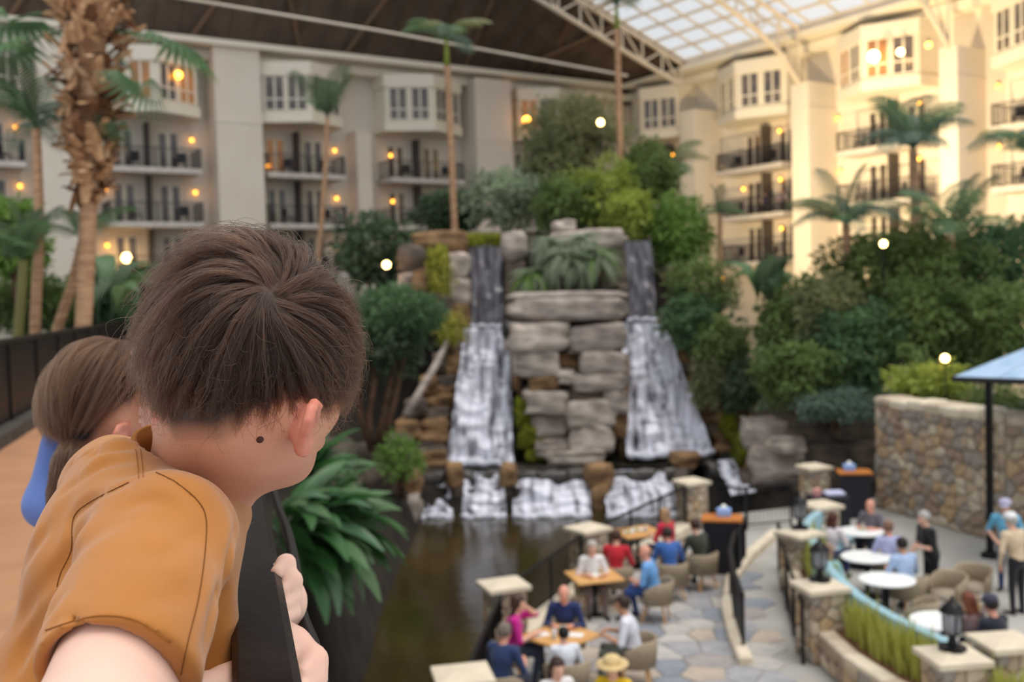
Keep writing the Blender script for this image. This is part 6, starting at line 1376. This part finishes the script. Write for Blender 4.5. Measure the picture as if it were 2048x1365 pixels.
# ------------------------------------------------------------------ hair as strands
def hair_mat(name, c, c2):
    m = bpy.data.materials.new(name); m.use_nodes = True; N = m.node_tree.nodes; L = m.node_tree.links
    hb = N.new('ShaderNodeBsdfHairPrincipled'); hb.parametrization = 'COLOR'; hb.inputs['Roughness'].default_value = 0.32; hb.inputs['Radial Roughness'].default_value = 0.5; hb.inputs['IOR'].default_value = 1.4
    at_ = N.new('ShaderNodeAttribute'); at_.attribute_name = 'tint'; mx = N.new('ShaderNodeMix'); mx.data_type = 'RGBA'; mx.inputs['A'].default_value = (*srgb(c), 1); mx.inputs['B'].default_value = (*srgb(c2), 1)
    L.new(at_.outputs['Fac'], mx.inputs['Factor']); L.new(mx.outputs['Result'], hb.inputs['Color']); L.new(hb.outputs[0], N['Material Output'].inputs[0]); return m
def make_hair(name, parent, H, whorl, m, seed, nguide, nkid, length, lift, flow, hl, npt=12, rad=0.00022, clump=0.7, wig=0.004, fly=0.03, lay=None):
    g = np.random.default_rng(seed); S = H.sc; Rr = np.array([.097, .079, .096])*S
    def scalp(n):
        X = g.normal(size=(n*4, 3)); X /= np.linalg.norm(X, axis=1)[:, None]; Q = X*np.array([.097, .079, .096])+np.array([0, 0, .012]); Q = Q[hl(Q)]; return Q[:n]
    w = np.array(whorl)
    def grow(Q):
        n = len(Q); P = np.zeros((n, npt, 3)); P[:, 0] = Q; L = length(Q)*g.uniform(.8, 1.15, n); lf = lift(Q)*g.uniform(.25, 1.0, n); d = None
        c0 = np.array([0, 0, .012]); R3 = np.array([.097, .079, .096])
        for k in range(1, npt):
            p = P[:, k-1]; nr = (p-c0)/R3**2; nr /= np.linalg.norm(nr, axis=1)[:, None]
            fl_ = flow(p, nr, k/(npt-1), Q); fl_ -= nr*(fl_*nr).sum(1)[:, None]*0.85; fl_ /= np.linalg.norm(fl_, axis=1)[:, None]+1e-9
            d = fl_ if d is None else d*0.55+fl_*0.45; d /= np.linalg.norm(d, axis=1)[:, None]
            q = p + d*(L/(npt-1))[:, None]
            e = (q-c0)/R3; rr = np.linalg.norm(e, axis=1); want = 1 + (lf*np.sin(np.pi*min(1, 0.15+0.75*k/(npt-1)))*1.0)/R3.mean(); below = rr < want
            s = np.where(below, 1+(want/rr-1)*0.5, 1); q = c0 + (q-c0)*s[:, None]
            P[:, k] = q
        return P
    G = grow(scalp(nguide)); K = scalp(nguide*nkid); nk_ = len(K)
    gi = np.zeros(nk_, int)
    for a in range(0, nk_, 4000): gi[a:a+4000] = ((K[a:a+4000, None]-G[None, :, 0])**2).sum(-1).argmin(1)
    s = np.linspace(0, 1, npt)[None, :, None]; off = (K-G[gi, 0])[:, None]; P = G[gi] + off*(1-(clump*g.uniform(.55, 1.2, nk_))[:, None, None]*s**0.8)
    tt = s[..., 0]; ph = g.uniform(0, 6.28, (nk_, 3)); fq = g.uniform(2, 5, (nk_, 3)); amp = wig*g.uniform(.2, 1, nk_)
    isfly = g.random(nk_) < fly; amp = np.where(isfly, amp*4+.004, amp)
    P = P + amp[:, None, None]*s*np.sin(fq[:, None]*s*3.2+ph[:, None])
    out = P-np.array([0, 0, .012]); out /= np.linalg.norm(out, axis=-1)[..., None]; P = P + np.where(isfly, g.uniform(0, .016, nk_), g.uniform(0, .003, nk_))[:, None, None]*out*s
    ln = g.uniform(.7, 1.08, nk_)[:, None, None]; Pk = P[:, :1] + (P-P[:, :1])*ln
    Wd = np.array(H.c) + S*(Pk.reshape(-1, 3)@H.M.T)
    hc = bpy.data.hair_curves.new(name); hc.add_curves([npt]*nk_)
    hc.attributes['position'].data.foreach_set('vector', Wd.astype(np.float32).ravel())
    ra = hc.attributes.get('radius') or hc.attributes.new('radius', 'FLOAT', 'POINT'); ra.data.foreach_set('value', (rad*(1-0.75*np.tile(np.linspace(0, 1, npt), nk_)**2)).astype(np.float32))
    ti = hc.attributes.new('tint', 'FLOAT', 'CURVE'); gt = g.random(len(G)); ti.data.foreach_set('value', np.clip(0.65*gt[gi]+0.35*g.random(nk_), 0, 1).astype(np.float32))
    hc.materials.append(m); o = bpy.data.objects.new(name, hc); link(o, parent); return o
# crown of the whorl: where the picture shows it on the head
def head_hit(H, px, py):
    d = np.array(ray(px, py).normalized())@H.M; o = (np.array(CAM)-np.array(H.c))@H.M/H.sc - np.array([0, 0, .012]); R3 = np.array([.105, .087, .104])
    a = ((d/R3)**2).sum(); b_ = (o*d/R3**2).sum(); c_ = ((o/R3)**2).sum()-1; t = (-b_-math.sqrt(max(b_*b_-a*c_, 0)))/a; return o+d*t+np.array([0, 0, .012])
WH = head_hit(H1, 545, 580)
UPL = np.array([0., 0., 1.])
def boy_flow(p, nr, s, Q):
    r = p-WH; dist = np.linalg.norm(Q-WH, axis=1)[:, None]; r = r/(np.linalg.norm(r, axis=1)[:, None]+1e-6); sw = np.cross(nr, r)
    grav = np.array([0, 0, -1.0]); lo = np.clip((.03-Q[:, 2:3])/.08, 0, 1)
    f = r*1.0 + sw*0.65*np.exp(-dist/.10) + grav*(0.30+0.75*s+0.5*lo)
    n3 = np.stack([vnoise(Q*26+k*17, 31+k) for k in range(3)], -1); n4 = np.stack([vnoise(Q*11+k*9, 61+k) for k in range(3)], -1); return f + n3*0.40 + n4*0.40
def boy_len(Q): return np.clip(.016 + .088*np.clip((Q[:, 2]+.080)/.12, 0, 1) + .03*np.clip((Q[:, 0]-.02)/.05, 0, 1), .02, .135)
def boy_lift(Q): return .003 + .010*np.clip((Q[:, 2]+.07)/.10, 0, 1) + .016*np.clip((Q[:, 2]-.03)/.06, 0, 1) + .016*np.clip((Q[:, 0]-.02)/.05, 0, 1)
MH = hair_mat('boy_hair', (22, 13, 9), (66, 44, 33))
make_hair('hair', boy, H1, WH, MH, 3, 1100, 34, boy_len, boy_lift, boy_flow, hairline, clump=0.62)

# ------------------------------------------------------------------ the girl behind him
H2 = Head(at(216, 792, 1.78), math.radians(52), math.radians(-4), math.radians(0), 0.9)
NG = H2(-.035, 0, -.175); gf = math.radians(60); FG = Vector((math.sin(gf), math.cos(gf), 0)); LG_ = Vector((-math.cos(gf), math.sin(gf), 0)); ag = np.array([[FG.x, LG_.x, 0], [FG.y, LG_.y, 0], [0, 0, 1]])
SRg, SLg = NG-LG_*.115+Vector((0, 0, -.035)), NG+LG_*.115+Vector((0, 0, -.035)); PG = Vector((NG.x-.02, NG.y, NG.z-.33))
ERg = at(96, 1010, 1.72); HRg = at(124, 862, 1.75); ELg = SLg + FG*.14+Vector((0, 0, -.10)); HLg = at(306, 752, 1.72)
gb_ = H2.prims() + [cp(H2(-.03, 0, -.07), NG, .042, .045, .02)]
gb_ += [ep(NG+Vector((0, 0, -.13)), (.075, .11, .13), .03, ag, 1), ep(PG, (.085, .105, .10), .04, ag, 2), cp(SRg, SLg, .042, .042, .03, 1), cp(SRg, ERg, .042, .038, .02, 1), cp(ERg, ERg.lerp(HRg, .82), .036, .03, .02, 1), cp(ERg.lerp(HRg, .8), HRg, .024, .022, .01, 6), cp(SLg, ELg, .04, .036, .02, 1), cp(ELg, ELg.lerp(HLg, .7), .034, .028, .02, 1), cp(ELg.lerp(HLg, .7), HLg, .022, .02, .01, 6)]
for W, dr, sd in ((HRg, Vector((.35, .1, .9)), Vector((.7, -.5, 0))), (HLg, Vector((.1, -.1, 1)), Vector((.8, .5, 0)))):
    dr = dr.normalized(); sd = sd.normalized()
    for k in range(4):
        a = W + sd*(.018-.012*k); m_ = a+dr*.03; e_ = m_+(dr*.5+Vector((-.6, .1, -.1))).normalized()*(.026, .03, .028, .022)[k]; gb_ += [cp(a, m_, .0075, .007, .004, 6), cp(m_, e_, .007, .006, .003, 6)]
    gb_ += [cp(W-sd*.015, W-sd*.03+dr*.02, .008, .007, .005, 6)]
for sg in (1, -1):
    hp_ = PG+LG_*sg*.055; kn_ = Vector((hp_.x+.01, hp_.y, DZ+.32)); an = Vector((kn_.x-.01, kn_.y, DZ+.07)); gb_ += [cp(hp_, kn_, .062, .048, .03, 2), cp(kn_, an, .046, .036, .02, 2), cp(an+Vector((-.01, 0, -.03)), an+FG*.12+Vector((0, 0, -.035)), .034, .03, .02, 3)]
ga = np.array([p['a'] for p in gb_]+[p['b'] for p in gb_ if p['t'] == 'c']); lo = ga.min(0)-.11; hi = ga.max(0)+.11; lo[2] = DZ-.005
v, fcs = sdf_mesh(gb_, lo, hi, 0.007); fc = v[fcs].mean(1).astype(np.float32); D = np.stack([pd(fc, p) for p in gb_], 1); reg = np.array([p['reg'] for p in gb_])[D.argmin(1)]
def girl_hl(q): return hairline(q, -.095, -.015, .07) & ~((np.abs(q[:, 1]) > .045) & (q[:, 0] > -.035) & (q[:, 2] < .01))
ql = H2.loc(fc); reg = np.where((np.linalg.norm(ql, axis=1) < .13) & girl_hl(ql) & (reg == 0) & False, 7, reg); sl_ = {0: 0, 5: 1, 6: 2, 7: 3, 1: 4, 2: 5, 3: 6}
girl = mesh('person', v, fcs, [M_SKIN, M_EAR, M_ARMP, M_SCALP, cloth((104, 132, 204)), cloth((60, 64, 84)), SHOE], None, True, fm=[sl_[int(r)] for r in reg])
stubble(girl, H2)
tag(girl, 'girl with a low brown ponytail and blue top standing behind the boy', 'person')
TIE = at(150, 872, 1.70); TQ = H2.loc(np.array([TIE]))[0]
def girl_flow(p, nr, s, Q):
    r = TQ-p; r = r/(np.linalg.norm(r, axis=1)[:, None]+1e-6); n3 = np.stack([vnoise(Q*14+k*17, 51+k) for k in range(3)], -1); return r + n3*.15 + np.array([-.25, 0, .12])*(1-s)
def girl_len(Q): return np.clip(np.linalg.norm(Q-TQ, axis=1)*1.12, .02, .22)
def girl_lift(Q): return .004+.007*np.clip((Q[:, 2]+.09)/.08, 0, 1)
MG = hair_mat('girl_hair', (42, 26, 18), (96, 66, 47))
make_hair('hair', girl, H2, TQ, MG, 8, 420, 40, girl_len, girl_lift, girl_flow, girl_hl, npt=14, rad=.00036, clump=.5, wig=.003, fly=.02)
# ponytail: strands gathered from the tie
g = np.random.default_rng(4); n = 2600; npt = 12; T0_ = np.array(TIE); path = np.array([at(150, 872, 1.70), at(140, 905, 1.68), at(132, 950, 1.67), at(122, 1000, 1.67), at(108, 1045, 1.67)]); u = np.linspace(0, 4, npt); C_ = np.stack([np.interp(u, range(5), path[:, k]) for k in range(3)], -1)
wd = np.interp(u, [0, .4, 1.5, 3, 4], [.012, .017, .026, .022, .008]); a = g.uniform(0, 6.28, n); rr = np.sqrt(g.random(n)); o_ = np.stack([np.cos(a)*rr, .7*np.sin(a)*rr, .1*np.sin(a*2)], -1)
P = C_[None]+o_[:, None]*wd[None, :, None]+.003*np.sin(u[None, :, None]*g.uniform(1, 3, (n, 1, 3))+g.uniform(0, 6, (n, 1, 3)))
hc = bpy.data.hair_curves.new('ponytail'); hc.add_curves([npt]*n); hc.attributes['position'].data.foreach_set('vector', P.astype(np.float32).ravel()); ra = hc.attributes.get('radius') or hc.attributes.new('radius', 'FLOAT', 'POINT'); ra.data.foreach_set('value', np.full(n*npt, .0004, np.float32)); ti = hc.attributes.new('tint', 'FLOAT', 'CURVE'); ti.data.foreach_set('value', g.random(n).astype(np.float32)); hc.materials.append(MG); o = bpy.data.objects.new('ponytail', hc); link(o, girl)
MB().tube([tuple(C_[0]+np.array([math.cos(t)*.017, .6*math.sin(t)*.017, .004*math.sin(t)])) for t in np.linspace(0, 6.6, 14)], .006, 6).build('hair_tie', mat('black_elastic', (24, 22, 26), rough=0.8), girl, True)
b = MB(); c = NG + Vector((0, 0, .01)); b.tube([c + (FG*math.cos(t)*.055 + LG_*math.sin(t)*.06) for t in np.linspace(0, 6.5, 20)], .019, 8); b.build('collar', mat('black_collar', (26, 26, 34), rough=0.85), girl, True)
